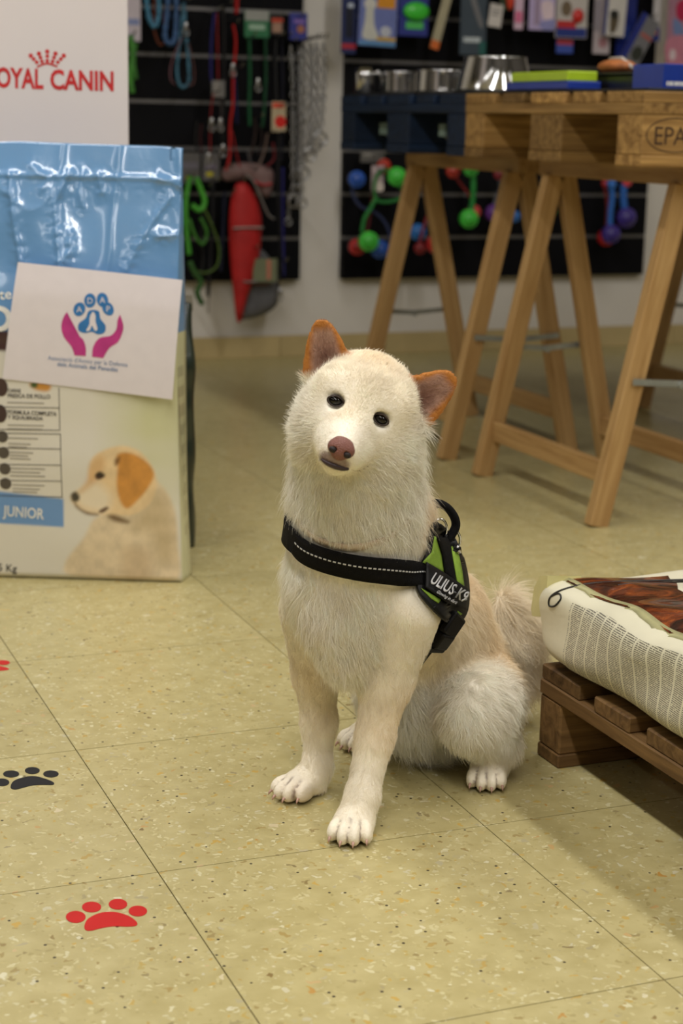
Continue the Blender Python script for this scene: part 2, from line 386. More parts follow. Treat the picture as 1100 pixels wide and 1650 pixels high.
trestle('pine trestle under the near end of the table, its stretcher nearest the dog', 1.488, 1.346, 1.89)
trestle('pine trestle behind the nearest one, carrying the blue and wooden pallets', 1.492, 2.10, 2.68)
trestle('shaded pine trestle under the far side of the table', 2.40, 2.10, 2.68)
trestle('pine trestle at the near far-side corner, mostly cut by the picture edge', 2.40, 1.346, 1.89)

# pallet on the floor with a sack
pal_c, _, PC = pallet('low worn wooden pallet on the floor under the white sack', (0.572, -0.606, 0), W_OLD, W_OLDY, tb=.018, hblk=.068, ts=.020, td=.020,
                      ys=((0, .058), (.30, .44), (.742, .80)), deck=((0, .10), (.15, .25), (.30, .40), (.45, .54), (.575, .66), (.70, .80)))

# ------------------------------------------------------------------ sack lying on the pallet
SX0, SX1, SY0, SY1, SZ0, STH = 0.566, 0.99, -0.50, 0.196, PC, 0.120
def sack_section(u, w):
    """u in [0,1) round the section from the aisle side bottom, w in [-1,1] along; returns local (x, y, z)"""
    a = 2 * math.pi * u
    e = 0.34
    cx, cz = math.cos(a), math.sin(a)
    x = -math.copysign(abs(cx) ** e, cx); z = math.copysign(abs(cz) ** (e * 1.25), cz)
    end = (1 - abs(w) ** 40) ** 0.5
    hw, hh = (SX1 - SX0) / 2, STH / 2
    zz = hh * z * (0.72 + 0.28 * end) + (0.010 * math.cos(w * 3.0) * (1 - x * x) if z > 0 else 0) * end
    return Vector((hw * x * (0.985 + 0.015 * end) + 0.004 * math.sin(9 * w + 3 * z), (SY1 - SY0) / 2 * w, hh + zz + 0.0025 * math.sin(14 * w + 6 * x) * (z > 0.3)))
sack = thing('food_sack', 'white printed food sack lying on the low floor pallet', 'sack', ((SX0 + SX1) / 2, (SY0 + SY1) / 2, SZ0 + 0.001))
M_SACK = mat(srgb(226, 221, 196), 0.38, var=0.05, scale=12, bump=0.35, bscale=30, coat=0.25)
NU, NW = 220, 110
ws = [math.sin(math.pi / 2 * (2 * k / NW - 1)) ** 1 for k in range(NW + 1)]
V = [sack_section(i / NU, w) for w in ws for i in range(NU)]
Fc = [(k * NU + i, k * NU + (i + 1) % NU, (k + 1) * NU + (i + 1) % NU, (k + 1) * NU + i) for k in range(NW) for i in range(NU)]
Fc += [[i for i in range(NU)][::-1], [NW * NU + i for i in range(NU)]]
mb = MB().add(V, Fc, True); body = mb.build('sack_body', M_SACK, sack)
def on_sack(u, w, off=0.0011):
    p = sack_section(u, w); a = sack_section(u + .002, w) - sack_section(u - .002, w); b = sack_section(u, w + .002) - sack_section(u, w - .002)
    n = a.cross(b).normalized()
    if n.dot(p - Vector((0, p.y, STH / 2))) < 0: n = -n
    return p + n * off
def sack_u(x, top=True):      # section parameter for a local x on the top face
    x = max(-0.999, min(0.999, x / ((SX1 - SX0) / 2))); cx = -math.copysign(abs(x) ** (1 / 0.34), x); a = math.acos(cx); return a / (2 * math.pi)
def sack_us(z):               # section parameter for a local height on the aisle side (x < 0)
    zz = (z - STH / 2) / (STH / 2); s = math.copysign(min(1, abs(zz)) ** (1 / (0.34 * 1.25)), zz); return math.asin(s) / (2 * math.pi)
# printed photograph of dried meat on the top
def meat():
    m, nt, b = newmat('meat_print'); v = coords(nt, 'Object', (9, 13, 9))
    n = N(nt, 'ShaderNodeTexNoise', Scale=2.2, Detail=7.0, Roughness=0.65, Distortion=1.2); nt.links.new(v, n.inputs['Vector'])
    r = ramp(nt, n.outputs['Fac'], [(0.36, srgb(30, 16, 16)), (0.48, srgb(66, 30, 22)), (0.58, srgb(118, 54, 26)), (0.70, srgb(168, 88, 40))])
    nt.links.new(r.outputs['Color'], b.inputs['Base Color']); b.inputs['Roughness'].default_value = 0.22; b.inputs['Coat Weight'].default_value = 0.6
    n2 = N(nt, 'ShaderNodeTexNoise', Scale=3.0, Detail=4.0); nt.links.new(v, n2.inputs['Vector'])
    bp = N(nt, 'ShaderNodeBump', Strength=0.5, Distance=0.006); nt.links.new(n2.outputs['Fac'], bp.inputs['Height']); nt.links.new(bp.outputs['Normal'], b.inputs['Normal'])
    return m
hx, hy = (SX1 - SX0) / 2, (SY1 - SY0) / 2; cx_, cy_ = (SX0 + SX1) / 2, (SY0 + SY1) / 2
mp_ = [(0.5715, 0.1729), (0.6160, 0.1801), (0.6818, 0.1745), (0.7459, 0.1692), (0.7251, 0.1181), (0.6973, 0.0783), (0.6943, 0.0326), (0.6687, -0.0473), (0.6109, -0.0972), (0.5972, -0.0732), (0.6048, -0.0134), (0.5822, 0.0203), (0.5621, 0.0449), (0.5620, 0.1033)]
V2, F2 = fill2d([(max(x - cx_, -hx * .86), y - cy_) for x, y in mp_], 0.02)
np_mesh('meat_picture', [on_sack(sack_u(x), max(-.97, min(.965, y / hy))) for x, y in V2], F2, meat(), sack)
# small print in columns down the aisle side
def smallprint():
    m, nt, b = newmat('small_print'); t = nt.nodes.new('ShaderNodeTexCoord'); sp = N(nt, 'ShaderNodeSeparateXYZ'); nt.links.new(t.outputs['Object'], sp.inputs[0])
    def mth(op, a, bb=None):
        n = N(nt, 'ShaderNodeMath', operation=op)
        for k, q in ((0, a), (1, bb)):
            if q is None: continue
            if isinstance(q, (int, float)): n.inputs[k].default_value = q
            else: nt.links.new(q, n.inputs[k])
        return n.outputs[0]
    y, z = sp.outputs[1], sp.outputs[2]
    ln = mth('FRACT', mth('MULTIPLY', z, 1 / 0.0023)); row = mth('LESS_THAN', ln, 0.55)
    block = mth('GREATER_THAN', mth('FRACT', mth('MULTIPLY', mth('ADD', y, 2.0), 1 / 0.027)), 0.13)
    rid = mth('FLOOR', mth('MULTIPLY', z, 1 / 0.0023))
    cb = N(nt, 'ShaderNodeCombineXYZ'); nt.links.new(mth('MULTIPLY', rid, 7.31), cb.inputs[0]); nt.links.new(mth('MULTIPLY', y, 420.0), cb.inputs[1])
    no = N(nt, 'ShaderNodeTexNoise', Scale=1.0, Detail=2.0); nt.links.new(cb.outputs[0], no.inputs['Vector'])
    word = mth('GREATER_THAN', no.outputs['Fac'], 0.40)
    fac = mth('MULTIPLY', mth('MULTIPLY', row, block), word)
    mx = N(nt, 'ShaderNodeMix', data_type='RGBA'); nt.links.new(fac, mx.inputs[0]); mx.inputs[6].default_value = (*srgb(226, 221, 196), 1); mx.inputs[7].default_value = (*srgb(122, 118, 104), 1)
    nt.links.new(mx.outputs[2], b.inputs['Base Color']); b.inputs['Roughness'].default_value = 0.4; b.inputs['Coat Weight'].default_value = 0.2
    return m
poly = []
V2, F2 = [], []
nz, ny = 24, 60
for j in range(ny + 1):
    y = 0.122 - 0.40 * j / ny
    for i in range(nz + 1):
        z = 0.010 + (STH - 0.027) * i / nz
        V2.append(on_sack(sack_us(z), (y - cy_) / hy))
F2 = [(j * (nz + 1) + i, j * (nz + 1) + i + 1, (j + 1) * (nz + 1) + i + 1, (j + 1) * (nz + 1) + i) for j in range(ny) for i in range(nz)]
np_mesh('small_print', V2, F2, smallprint(), sack)
# looped black mark on the far end of the side
lp = spline([(y, z - SZ0 - .001) for y, z in ((0.1236, 0.2460), (0.1383, 0.2479), (0.1536, 0.2366), (0.1671, 0.2215), (0.1677, 0.2105), (0.1548, 0.2149), (0.1460, 0.2263), (0.1547, 0.2305), (0.1656, 0.2235))], 5)
mb = MB(); mb.tube([on_sack(sack_us(z), (y - cy_) / hy, 0.0006) for y, z in lp], 0.0013, 6); mb.build('printed_mark', mat(srgb(34, 32, 28), 0.5), sack)
# folded seam fin along the upper edge, and the heat-sealed flap at the far end
def fin_pt(w, d): 
    p = on_sack(sack_us(STH * 0.93), w, 0.0); q = on_sack(sack_us(STH * 0.965), w, 0.004 + d); return q
M_FIN = mat(srgb(176, 172, 126), 0.4, coat=0.2)
mb = MB(); n = 50; vs = []
for k in range(n + 1):
    w = -0.96 + 1.92 * k / n; q = on_sack(sack_us(STH * 0.955), w, 0.0)
    wob = 0.0022 * math.sin(17 * w) + 0.0015 * math.sin(41 * w)
    vs += [q + Vector((0.004, 0, 0.003)), q + Vector((-0.008 + wob, 0, -0.002 + wob)), q + Vector((-0.007 + wob, 0, -0.008 + wob)), q + Vector((0.003, 0, -0.001))]
fs = [(4 * k + i, 4 * k + (i + 1) % 4, 4 * k + 4 + (i + 1) % 4, 4 * k + 4 + i) for k in range(n) for i in range(4)] + [(3, 2, 1, 0), (4 * n, 4 * n + 1, 4 * n + 2, 4 * n + 3)]
mb.add(vs, fs, True).build('seam_fold', M_FIN, sack)
mb = MB(); fp = [(0, .118), (.024, .112), (.040, .092), (.046, .060), (.042, .052), (.016, .058), (0, .050)]; m_ = len(fp); n = 10; vs = []
for k in range(n + 1):
    x = -hx * .975 + .05 * k / n; q = 1 - .55 * (k / n) ** 2
    vs += [Vector((x + .003 * math.sin(40 * dy), hy - .010 + dy * q, z + .002 * math.sin(50 * x))) for dy, z in fp]
fs = [(m_ * k + i, m_ * k + (i + 1) % m_, m_ * k + m_ + (i + 1) % m_, m_ * k + m_ + i) for k in range(n) for i in range(m_)] + [list(range(m_))[::-1], [n * m_ + i for i in range(m_)]]
mb.add(vs, fs, False).build('end_flap', mat(srgb(206, 198, 140), 0.35, var=0.05, coat=0.2), sack)

# ------------------------------------------------------------------ puppy-food bag standing on the floor
def pip(P, poly):
    x, y = P[:, 0], P[:, 1]; ins = np.zeros(len(P), bool); n = len(poly)
    for i in range(n):
        (x0, y0), (x1, y1) = poly[i], poly[(i + 1) % n]
        c = ((y0 > y) != (y1 > y)) & (x < (x1 - x0) * (y - y0) / (y1 - y0 + 1e-12) + x0); ins ^= c
    return ins
def sdpoly(P, poly):
    d = np.full(len(P), 1e9); n = len(poly)
    for i in range(n):
        a = np.array(poly[i]); b = np.array(poly[(i + 1) % n]); e = b - a; w = P - a
        t = np.clip((w @ e) / (e @ e + 1e-12), 0, 1); d = np.minimum(d, np.linalg.norm(w - t[:, None] * e, axis=1))
    return np.where(pip(P, poly), -d, d)
def soft(P, poly, s=0.003): return np.clip(0.5 - sdpoly(P, poly) / (2 * s), 0, 1)
def vnoise(P, f, seed=0):
    """cheap smooth value noise on 2-D or 3-D points, 0..1"""
    P = np.asarray(P, float) * f; i = np.floor(P).astype(np.int64); w = P - i; w = w * w * (3 - 2 * w); D = P.shape[1]; out = np.zeros(len(P))
    for k in range(2 ** D):
        b = np.array([(k >> d) & 1 for d in range(D)]); q = i + b; h = (q[:, 0] * 374761393 + q[:, 1] * 668265263 + (q[:, 2] * 2147483647 if D == 3 else 0) + seed * 974711) & 0x7fffffff
        h = (h ^ (h >> 13)) * 1274126177 & 0x7fffffff; h = (h ^ (h >> 16)) & 0xffff
        out += np.prod(np.where(b, w, 1 - w), axis=1) * (h / 65535.0)
    return out
def mixc(c, col, a): return c * (1 - a[:, None]) + np.array(col)[None, :] * a[:, None]
BX0, BX1, BH = -0.362, 0.060, 0.765
BANG = -R(23.5)
CREASES = [([(-0.2398, 0.7101), (-0.2324, 0.6632), (-0.2250, 0.6107), (-0.2163, 0.5664)], .006), ([(-0.1341, 0.7195), (-0.1484, 0.6911), (-0.1596, 0.6647), (-0.1538, 0.6280), (-0.1454, 0.5573)], .006), ([(-0.1117, 0.7178), (-0.1165, 0.6865), (-0.1105, 0.6605)], .004), ([(-0.0841, 0.7132), (-0.0781, 0.6873)], .004), ([(0.0433, 0.6814), (0.0218, 0.6528), (-0.0073, 0.6048), (-0.0302, 0.5556)], .004), ([(0.0249, 0.6139), (0.0537, 0.6167)], .005), ([(-0.1304, 0.6180), (-0.1265, 0.5917), (-0.1376, 0.5702)], .004), ([(0.0200, 0.7101), (0.0603, 0.7005)], .004), ([(-0.2032, 0.7264), (-0.1716, 0.7062), (-0.1804, 0.6904)], .004)]
def bag_y(x, z):
    """front surface of the bag in its own frame (negative is towards the viewer)"""
    s = np.clip((z - 0.0) / BH, 0, 1); u = (x - (BX0 + BX1) / 2) / ((BX1 - BX0) / 2)
    lean = 0.062 * np.clip((s - 0.62) / 0.38, 0, 1) ** 1.6
    bul = 0.016 * (1 - np.abs(u) ** 4) * np.sin(np.pi * np.clip(s * 1.15, 0, 1)) 
    wr = 0.002 * np.sin(9 * u + 7 * s) * np.clip((s - 0.5) * 4, 0, 1)
    P = np.stack([x, z], -1).reshape(-1, 2)
    # sharp creases pressed into the film, with crumpled film beside them
    cr = (vnoise(P, 9, 3) - .5) * 0.018 - .004 * (1 - np.abs(2 * vnoise(P * np.array([1.0, .5]), 10, 6) - 1)) ** 8; crumple = np.abs(vnoise(P, 60, 5) - .5) * .0042 + np.abs(vnoise(P, 130, 15) - .5) * .0022
    for pts, h in CREASES:
        d = np.full(len(P), 1e9)
        for a_, b_ in zip(pts[:-1], pts[1:]):
            a_, b_ = np.array(a_), np.array(b_); e_ = b_ - a_; w_ = P - a_; t_ = np.clip((w_ @ e_) / (e_ @ e_), 0, 1); d = np.minimum(d, np.linalg.norm(w_ - t_[:, None] * e_, axis=1))
        cr = cr - 1.1 * h * np.exp(-np.abs(d) / .005) - crumple * np.exp(-(d / .016) ** 2) * (h > 0)
    cr = cr - crumple * .5 * np.clip(1 - np.abs(P[:, 1] - .70) / .03, 0, 1) * (vnoise(P, 12, 33) > .45)
    cr = cr.reshape(np.shape(x)) * np.clip((s - 0.55) * 6, 0.04, 1) - 0.004 * np.exp(-((z - 0.712 + .02 * np.clip(x + .05, 0, 1)) / .005) ** 2)
    low = (vnoise(P * np.array([0.6, 1]), 14, 9).reshape(np.shape(x)) - .5) * 0.003
    return lean - bul + wr + cr + low
def bag_halfx(z):
    s = z / BH; return 1 - 0.015 * np.sin(np.pi * s) + 0.012 * (1 - s) ** 3
nx, nz = 150, 280
gx, gz = np.meshgrid(np.linspace(BX0, BX1, nx), np.linspace(0.0, BH, nz))
zz = gz + 0.010 * np.clip(gz / BH - 0.9, 0, 1) * 10 * (vnoise(np.stack([gx.ravel(), gz.ravel() * 0], -1), 9, 2).reshape(gx.shape) - .5)
xc_ = (BX0 + BX1) / 2; X = xc_ + (gx - xc_) * bag_halfx(gz); Yf = bag_y(gx, gz)
rz_ = np.clip(gz / 0.012, 0, 1); Yf = Yf + 0.010 * (1 - rz_) ** 2
front = np.stack([X, Yf, zz], -1).reshape(-1, 3); P2 = np.stack([gx.ravel(), gz.ravel()], -1)
# printed colours of the front
blue, white, cream = np.array(srgb(106, 152, 200)), np.array(srgb(224, 220, 208)), np.array(srgb(214, 210, 178))
col = np.tile(np.array(srgb(226, 221, 210)), (len(P2), 1))
rt = np.clip((P2[:, 0] - (-0.0920, 0.2672)[0]) / 0.10, 0, 1) * np.clip((P2[:, 1] - 0.10) / 0.2, 0, 1); col = mixc(col, srgb(206, 206, 156), rt * (0.75 + 0.25 * vnoise(P2 * np.array([1, 4]), 10, 4)))
yb = np.interp(P2[:, 0], [(-0.2530, 0.4388)[0], (0.0728, 0.3594)[0]], [(-0.2530, 0.4388)[1], (-0.2530, 0.4388)[1]])
col = mixc(col, blue, np.clip((P2[:, 1] - yb) / 0.01 + .5, 0, 1))
darkband = [(-0.3289, 0.4500), (-0.2092, 0.4485), (-0.1881, 0.4132), (-0.3301, 0.4131)]
col = mixc(col, srgb(72, 46, 50), soft(P2, darkband)); col = mixc(col, blue, soft(P2, [(-0.3274, 0.5019), (-0.1863, 0.5051), (-0.1874, 0.4512), (-0.3289, 0.4511)]))
for y0, y1 in ((627, 696), (703, 805)):                      # panels with thin rules
    pass
col = mixc(col, srgb(104, 150, 206), soft(P2, [(-0.3601, 0.1593), (-0.2554, 0.1621), (-0.1445, 0.1516), (-0.1454, 0.0994), (-0.2613, 0.1030), (-0.3618, 0.1048)], .0015))
# the puppy photograph
def pp(*pts): return spline([tuple(q) for q in pts], 5, True)
pb = pp((-0.1423, 0.0113), (-0.1442, 0.0342), (-0.1282, 0.0576), (-0.1077, 0.0845), (-0.0940, 0.1122), (-0.0738, 0.1274), (-0.0380, 0.1567), (0.0065, 0.1916), (0.0373, 0.1700), (0.0537, 0.1253), (0.0570, 0.0685), (0.0568, 0.0101), (-0.0058, 0.0037), (-0.0841, 0.0049))
hd = pp((-0.1311, 0.1564), (-0.1198, 0.1680), (-0.1019, 0.1831), (-0.0983, 0.2057), (-0.0903, 0.2282), (-0.0703, 0.2421), (-0.0394, 0.2507), (-0.0097, 0.2426), (0.0110, 0.2197), (0.0219, 0.1864), (0.0106, 0.1490), (-0.0227, 0.1254), (-0.0605, 0.1244), (-0.0938, 0.1246), (-0.1159, 0.1331), (-0.1291, 0.1452))
er = pp((-0.0461, 0.2350), (-0.0219, 0.2378), (0.0044, 0.2229), (0.0175, 0.2009), (0.0064, 0.1747), (-0.0137, 0.1506), (-0.0315, 0.1365), (-0.0436, 0.1498), (-0.0489, 0.1789), (-0.0464, 0.2104))
n1 = vnoise(P2, 60, 1); n2 = vnoise(P2 * np.array([1.6, 1]), 160, 2)
a = soft(P2, pb, .004); cb_ = np.array(srgb(226, 206, 174))[None, :] * (0.80 + 0.28 * n1 + 0.12 * n2)[:, None]; col = col * (1 - a[:, None]) + cb_ * a[:, None]
a = soft(P2, pp((0.0063, 0.1579), (0.0372, 0.1587), (0.0537, 0.1026), (0.0502, 0.0455), (0.0223, 0.0389), (0.0059, 0.0899), (-0.0218, 0.1005)), .015) * a * .5; col = mixc(col, srgb(182, 158, 112), a)
a = soft(P2, pp((-0.0434, 0.0543), (-0.0221, 0.0663), (0.0057, 0.0534), (0.0009, 0.0050), (-0.0394, 0.0039)), .01) * .35; col = mixc(col, srgb(176, 140, 96), a)
a = soft(P2, hd, .003); cb_ = np.array(srgb(236, 206, 160))[None, :] * (0.86 + 0.18 * n1 + 0.08 * n2)[:, None]; col = col * (1 - a[:, None]) + cb_ * a[:, None]
a = soft(P2, pp((-0.1177, 0.1658), (-0.0931, 0.1833), (-0.0765, 0.1782), (-0.0602, 0.1561), (-0.0715, 0.1309), (-0.1048, 0.1345), (-0.1213, 0.1477)), .010) * .8; col = mixc(col, srgb(240, 228, 206), a)
a = soft(P2, pp((-0.0948, 0.2169), (-0.0759, 0.2320), (-0.0683, 0.2176), (-0.0819, 0.1893), (-0.1021, 0.1707), (-0.1132, 0.1659), (-0.0996, 0.1910)), .006) * .5; col = mixc(col, srgb(206, 152, 92), a)
a = soft(P2, er, .003); cb_ = np.array(srgb(208, 142, 62))[None, :] * (0.80 + 0.28 * n1 + 0.12 * n2)[:, None]; col = col * (1 - a[:, None]) + cb_ * a[:, None]
for poly, c, s in ((pp((-0.1311, 0.1598), (-0.1221, 0.1657), (-0.1156, 0.1568), (-0.1190, 0.1477), (-0.1290, 0.1474)), srgb(52, 46, 42), .0025), (pp((-0.0862, 0.1981), (-0.0773, 0.2040), (-0.0686, 0.1963), (-0.0775, 0.1894), (-0.0852, 0.1903)), srgb(34, 26, 22), .0018),
                   (pp((-0.1246, 0.1453), (-0.1137, 0.1343), (-0.0982, 0.1279), (-0.0849, 0.1260), (-0.0849, 0.1226), (-0.1049, 0.1243), (-0.1225, 0.1363)), srgb(116, 92, 72), .003), (pp((-0.0826, 0.1306), (-0.0692, 0.1389), (-0.0648, 0.1356), (-0.0760, 0.1274)), srgb(92, 62, 50), .002),
                   (pp((-0.0672, 0.1220), (-0.0538, 0.1246), (-0.0295, 0.1139), (-0.0340, 0.1093), (-0.0562, 0.1132)), srgb(118, 92, 64), .004), (pp((-0.0506, 0.2259), (-0.0418, 0.2306), (-0.0441, 0.2194), (-0.0507, 0.2147)), srgb(126, 84, 44), .003)):
    col = mixc(col, c, soft(P2, poly, s))
foodp = pp((-0.2002, 0.3561), (-0.1870, 0.3619), (-0.1630, 0.3559), (-0.1676, 0.3448), (-0.1895, 0.3464)); col = mixc(col, srgb(206, 142, 62), soft(P2, foodp, .003)); col = mixc(col, srgb(52, 86, 44), soft(P2, pp((-0.1980, 0.3572), (-0.1870, 0.3597), (-0.1872, 0.3509), (-0.1960, 0.3507)), .002))
# close the bag: right gusset, back, left gusset, as further columns
ng = 10
def thick(z): s = z / BH; return np.where(s < .62, 0.125, 0.125 - (0.125 - 0.004) * np.clip((s - .62) / .36, 0, 1) ** .9)
cols = [front.reshape(nz, nx, 3)]
zz1 = zz[:, -1]; th = thick(gz[:, -1])
def gusset(xe, yf, sgn):
    out = []
    for k in range(1, ng):
        t = k / ng; inn = 0.022 * (1 - abs(2 * t - 1)) * np.clip(gz[:, 0] / BH * 1.2, 0.1, 1) - 0.012 * np.sin(np.pi * t) * np.clip(1 - gz[:, 0] / BH * 1.6, 0, 1)
        out.append(np.stack([xe - sgn * inn, yf + th * t, zz1], -1))
    return np.stack(out, 1)
right = gusset(X[:, -1], Yf[:, -1], 1); left = gusset(X[:, 0], Yf[:, 0], -1)
bk = np.linspace(0, nx - 1, 24).astype(int); back = np.stack([X[:, bk], Yf[:, bk] + th[:, None], zz[:, bk]], -1)
full = np.concatenate([cols[0], right, back[:, ::-1], left[:, ::-1]], 1); NC = full.shape[1]
Vb = full.reshape(-1, 3); colf = np.tile(np.array(srgb(222, 218, 202)), (nz, NC, 1)); colf[:, :nx] = col.reshape(nz, nx, 3)
zb = (gz[:, 0] > (-0.2530, 0.4388)[1]); colf[zb, nx:] = blue
gt = np.array(srgb(212, 212, 172)); colf[~zb, nx:nx + ng] = gt
for k, zt in enumerate(np.linspace(0.08, 0.36, 9)): colf[(gz[:, 0] > zt) & (gz[:, 0] < zt + .02), nx + 2:nx + 8] = gt * 0.72
ii = np.arange(nz - 1)[:, None] * NC; jj = np.arange(NC)[None, :]; j2 = (jj + 1) % NC
Fb = np.stack([ii + jj, ii + j2, ii + NC + j2, ii + NC + jj], -1).reshape(-1, 4).tolist()
Fb += [list(range(NC))[::-1], list(range((nz - 1) * NC, nz * NC))]
pbag = thing('puppy_food_bag', 'tall pale blue and cream puppy food bag standing on the floor', 'bag', (0.308, 1.19, 0.0), BANG)
M_BAG = attr_mat('bag_print', 0.22, 0.9, 0.10, 45, dist=.004)
np_mesh('bag_body', Vb, Fb, M_BAG, pbag, colf.reshape(-1, 3))
def on_bag(P, off=0.0008):
    P = np.asarray(P, float); x, z = P[:, 0], P[:, 1]; xx = xc_ + (x - xc_) * bag_halfx(z)
    return np.stack([xx, bag_y(x, z) - off, z], -1)
def bag_print(name, V2, F2, m, off=0.0008): return np_mesh(name, on_bag(V2, off), F2, m, pbag, smooth=True)
def put_text(body, p0, p1, size_px_h, bold=0.0, shear=0.0, spacing=1.0):
    """lettering whose baseline runs from p0 to p1 (end of text) with a given cap height, all in plane units"""
    tv, tf = text2d(body, 1.0, bold, 'LEFT', spacing, shear); w = tv[:, 0].max() - tv[:, 0].min(); p0, p1 = np.array(p0), np.array(p1); d = p1 - p0; L = np.linalg.norm(d); d = d / L; n = np.array([-d[1], d[0]])
    q = p0 + np.outer((tv[:, 0] - tv[:, 0].min()) / w * L, d) + np.outer(tv[:, 1] / 0.73 * size_px_h, n); return q, tf
M_DK = mat(srgb(64, 60, 58), 0.5); M_GR = mat(srgb(158, 152, 142), 0.5); M_WH = mat(srgb(236, 234, 228), 0.5)
PX = 0.001115
bag_print('printed_word', *put_text('JUNIOR', (-0.2542, 0.1180), (-0.1808, 0.1132), 18 * PX, 0.012), M_WH)
bag_print('printed_word', *put_text('15 Kg', (-0.2725, 0.0145), (-0.2321, 0.0122), 13 * PX, 0.01), M_DK)
bag_print('printed_word', *put_text('FRESCA DE POLLO', (-0.2391, 0.3320), (-0.1634, 0.3317), 6.5 * PX, 0.02), M_DK)
bag_print('printed_word', *put_text('CARNE', (-0.2389, 0.3419), (-0.2159, 0.3414), 5.5 * PX, 0.02), M_DK)
bag_print('printed_word', *put_text('FORMULA COMPLETA', (-0.2398, 0.3033), (-0.1530, 0.3011), 6.5 * PX, 0.02), M_DK)
bag_print('printed_word', *put_text('Y EQUILIBRADA', (-0.2400, 0.2945), (-0.1773, 0.2927), 6.0 * PX, 0.02), M_DK)
bag_print('printed_word', *put_text('te', (-0.2514, 0.5014), (-0.2296, 0.5041), 16 * PX, 0.012), M_WH)
def strip(p, q, w):
    p, q = np.array(p), np.array(q); d = (q - p) / np.linalg.norm(q - p); n = np.array([-d[1], d[0]]) * w / 2; return [tuple(p + n), tuple(p - n), tuple(q - n), tuple(q + n)]
mb_v, mb_f = [], []
def addp(poly, ml=0.02):
    global mb_v, mb_f
    V2, F2 = fill2d(poly, ml); o = sum(len(v) for v in mb_v); mb_v.append(V2); mb_f += [[i + o for i in f] for f in F2]
def flushp(name, m, off=0.0008):
    global mb_v, mb_f
    o = bag_print(name, np.concatenate(mb_v), mb_f, m, off); o['kind'] = 'stuff'; mb_v, mb_f = [], []
for a, b in (((-0.3221, 0.3145), (-0.1484, 0.3155)), ((-0.3232, 0.2746), (-0.1480, 0.2757)), ((-0.3234, 0.2679), (-0.1470, 0.2691)), ((-0.3242, 0.2412), (-0.1474, 0.2424)), ((-0.3251, 0.2109), (-0.1468, 0.2133)), ((-0.3260, 0.1817), (-0.1473, 0.1842)), ((-0.3268, 0.1546), (-0.1456, 0.1549)), ((-0.1478, 0.3519), (-0.1480, 0.2757)), ((-0.1470, 0.2691), (-0.1467, 0.1549))): addp(strip(a, b, 0.0012))
flushp('printed_rules', M_DK)
for x0, y0, w in ((14, 646, 60), (15, 682, 58), (15, 688, 56), (16, 712, 36), (16, 717, 30), (18, 726, 38), (18, 731, 30), (18, 736, 34), (19, 752, 56), (19, 758, 48), (19, 764, 56), (22, 779, 52), (22, 785, 44), (22, 790, 40), (16, 703, 48)): addp(strip(BGX(x0, y0), BGX(x0 + w, y0 + 1.5), 0.0019))
flushp('printed_small_lines', M_GR)
for cx, cy in ((6, 701), (8, 727), (10, 753), (11, 777)): addp(circle2d(BGX(cx, cy), 0.0105, 18))
flushp('printed_icons', mat(srgb(88, 80, 72), 0.5))
for cx, cy in ((4, 622), (3, 664)): addp(circle2d(BGX(cx, cy), 0.012, 14, 0.016))
flushp('printed_kibble', mat(srgb(70, 50, 44), 0.6))
V2, F2 = [], []
o_, i_ = circle2d((-0.2522, 0.4691), 0.024, 24, 0.022), circle2d((-0.2533, 0.4691), 0.014, 24, 0.014); V2 = np.array(o_ + i_); F2 = [(k, (k + 1) % 24, 24 + (k + 1) % 24, 24 + k) for k in range(24)]
bag_print('printed_ring', V2, F2, M_WH)

# ------------------------------------------------------------------ leaflet taped to the bag
LC = [np.array((-0.2142, 0.5675)), np.array((0.0697, 0.5439)), np.array((0.0520, 0.3370)), np.array((-0.2460, 0.3648))]   # TL TR BR BL
LU = LC[1] - LC[0]; LVv = LC[3] - LC[0]
def leaf_uv(u, v): return (1 - v) * ((1 - u) * LC[0] + u * LC[1]) + v * ((1 - u) * LC[3] + u * LC[2])
leaf = thing('leaflet', 'white paper leaflet with a paw and hands logo on the puppy food bag', 'leaflet', (0.308, 1.19, 0.0), BANG)
def leaf_pt(u, v, off=0.0):
    p = leaf_uv(u, v); return np.array([p[0], -0.028 + 0.012 * (v - .3) ** 2 + 0.004 * math.sin(2.6 * u + 1.0) - 0.012 * max(0, u - .75) + 0.016 * max(0, .25 - v) - off, p[1]])
n = 20
V = [leaf_pt(i / n, j / n) for j in range(n + 1) for i in range(n + 1)] + [leaf_pt(i / n, j / n, -0.0006) for j in range(n + 1) for i in range(n + 1)]
k0 = (n + 1) ** 2
Fc = [(j * (n + 1) + i, (j + 1) * (n + 1) + i, (j + 1) * (n + 1) + i + 1, j * (n + 1) + i + 1) for j in range(n) for i in range(n)]
Fc += [tuple(k0 + q for q in f[::-1]) for f in Fc]
np_mesh('paper_sheet', V, Fc, mat(srgb(234, 226, 232), 0.6, var=0.02), leaf)
def leaf_from_px(q):                      # plane point -> sheet parameters by Newton steps
    u, v = 0.5, 0.5; q = np.array(q)
    for _ in range(8):
        f = leaf_uv(u, v) - q; du = (leaf_uv(u + 1e-4, v) - leaf_uv(u, v)) / 1e-4; dv = (leaf_uv(u, v + 1e-4) - leaf_uv(u, v)) / 1e-4
        s = np.linalg.solve(np.stack([du, dv], 1), -f); u += s[0]; v += s[1]
    return u, v
def leaf_print(name, V2, F2, m, off=0.0005): return np_mesh(name, [leaf_pt(*leaf_from_px(p), off) for p in V2], F2, m, leaf, smooth=True)
M_PB, M_PK, M_PT = mat(srgb(52, 122, 190), 0.5), mat(srgb(196, 58, 140), 0.5), mat(srgb(108, 134, 176), 0.5)
M_PAPER = mat(srgb(234, 226, 232), 0.6, var=0.02)
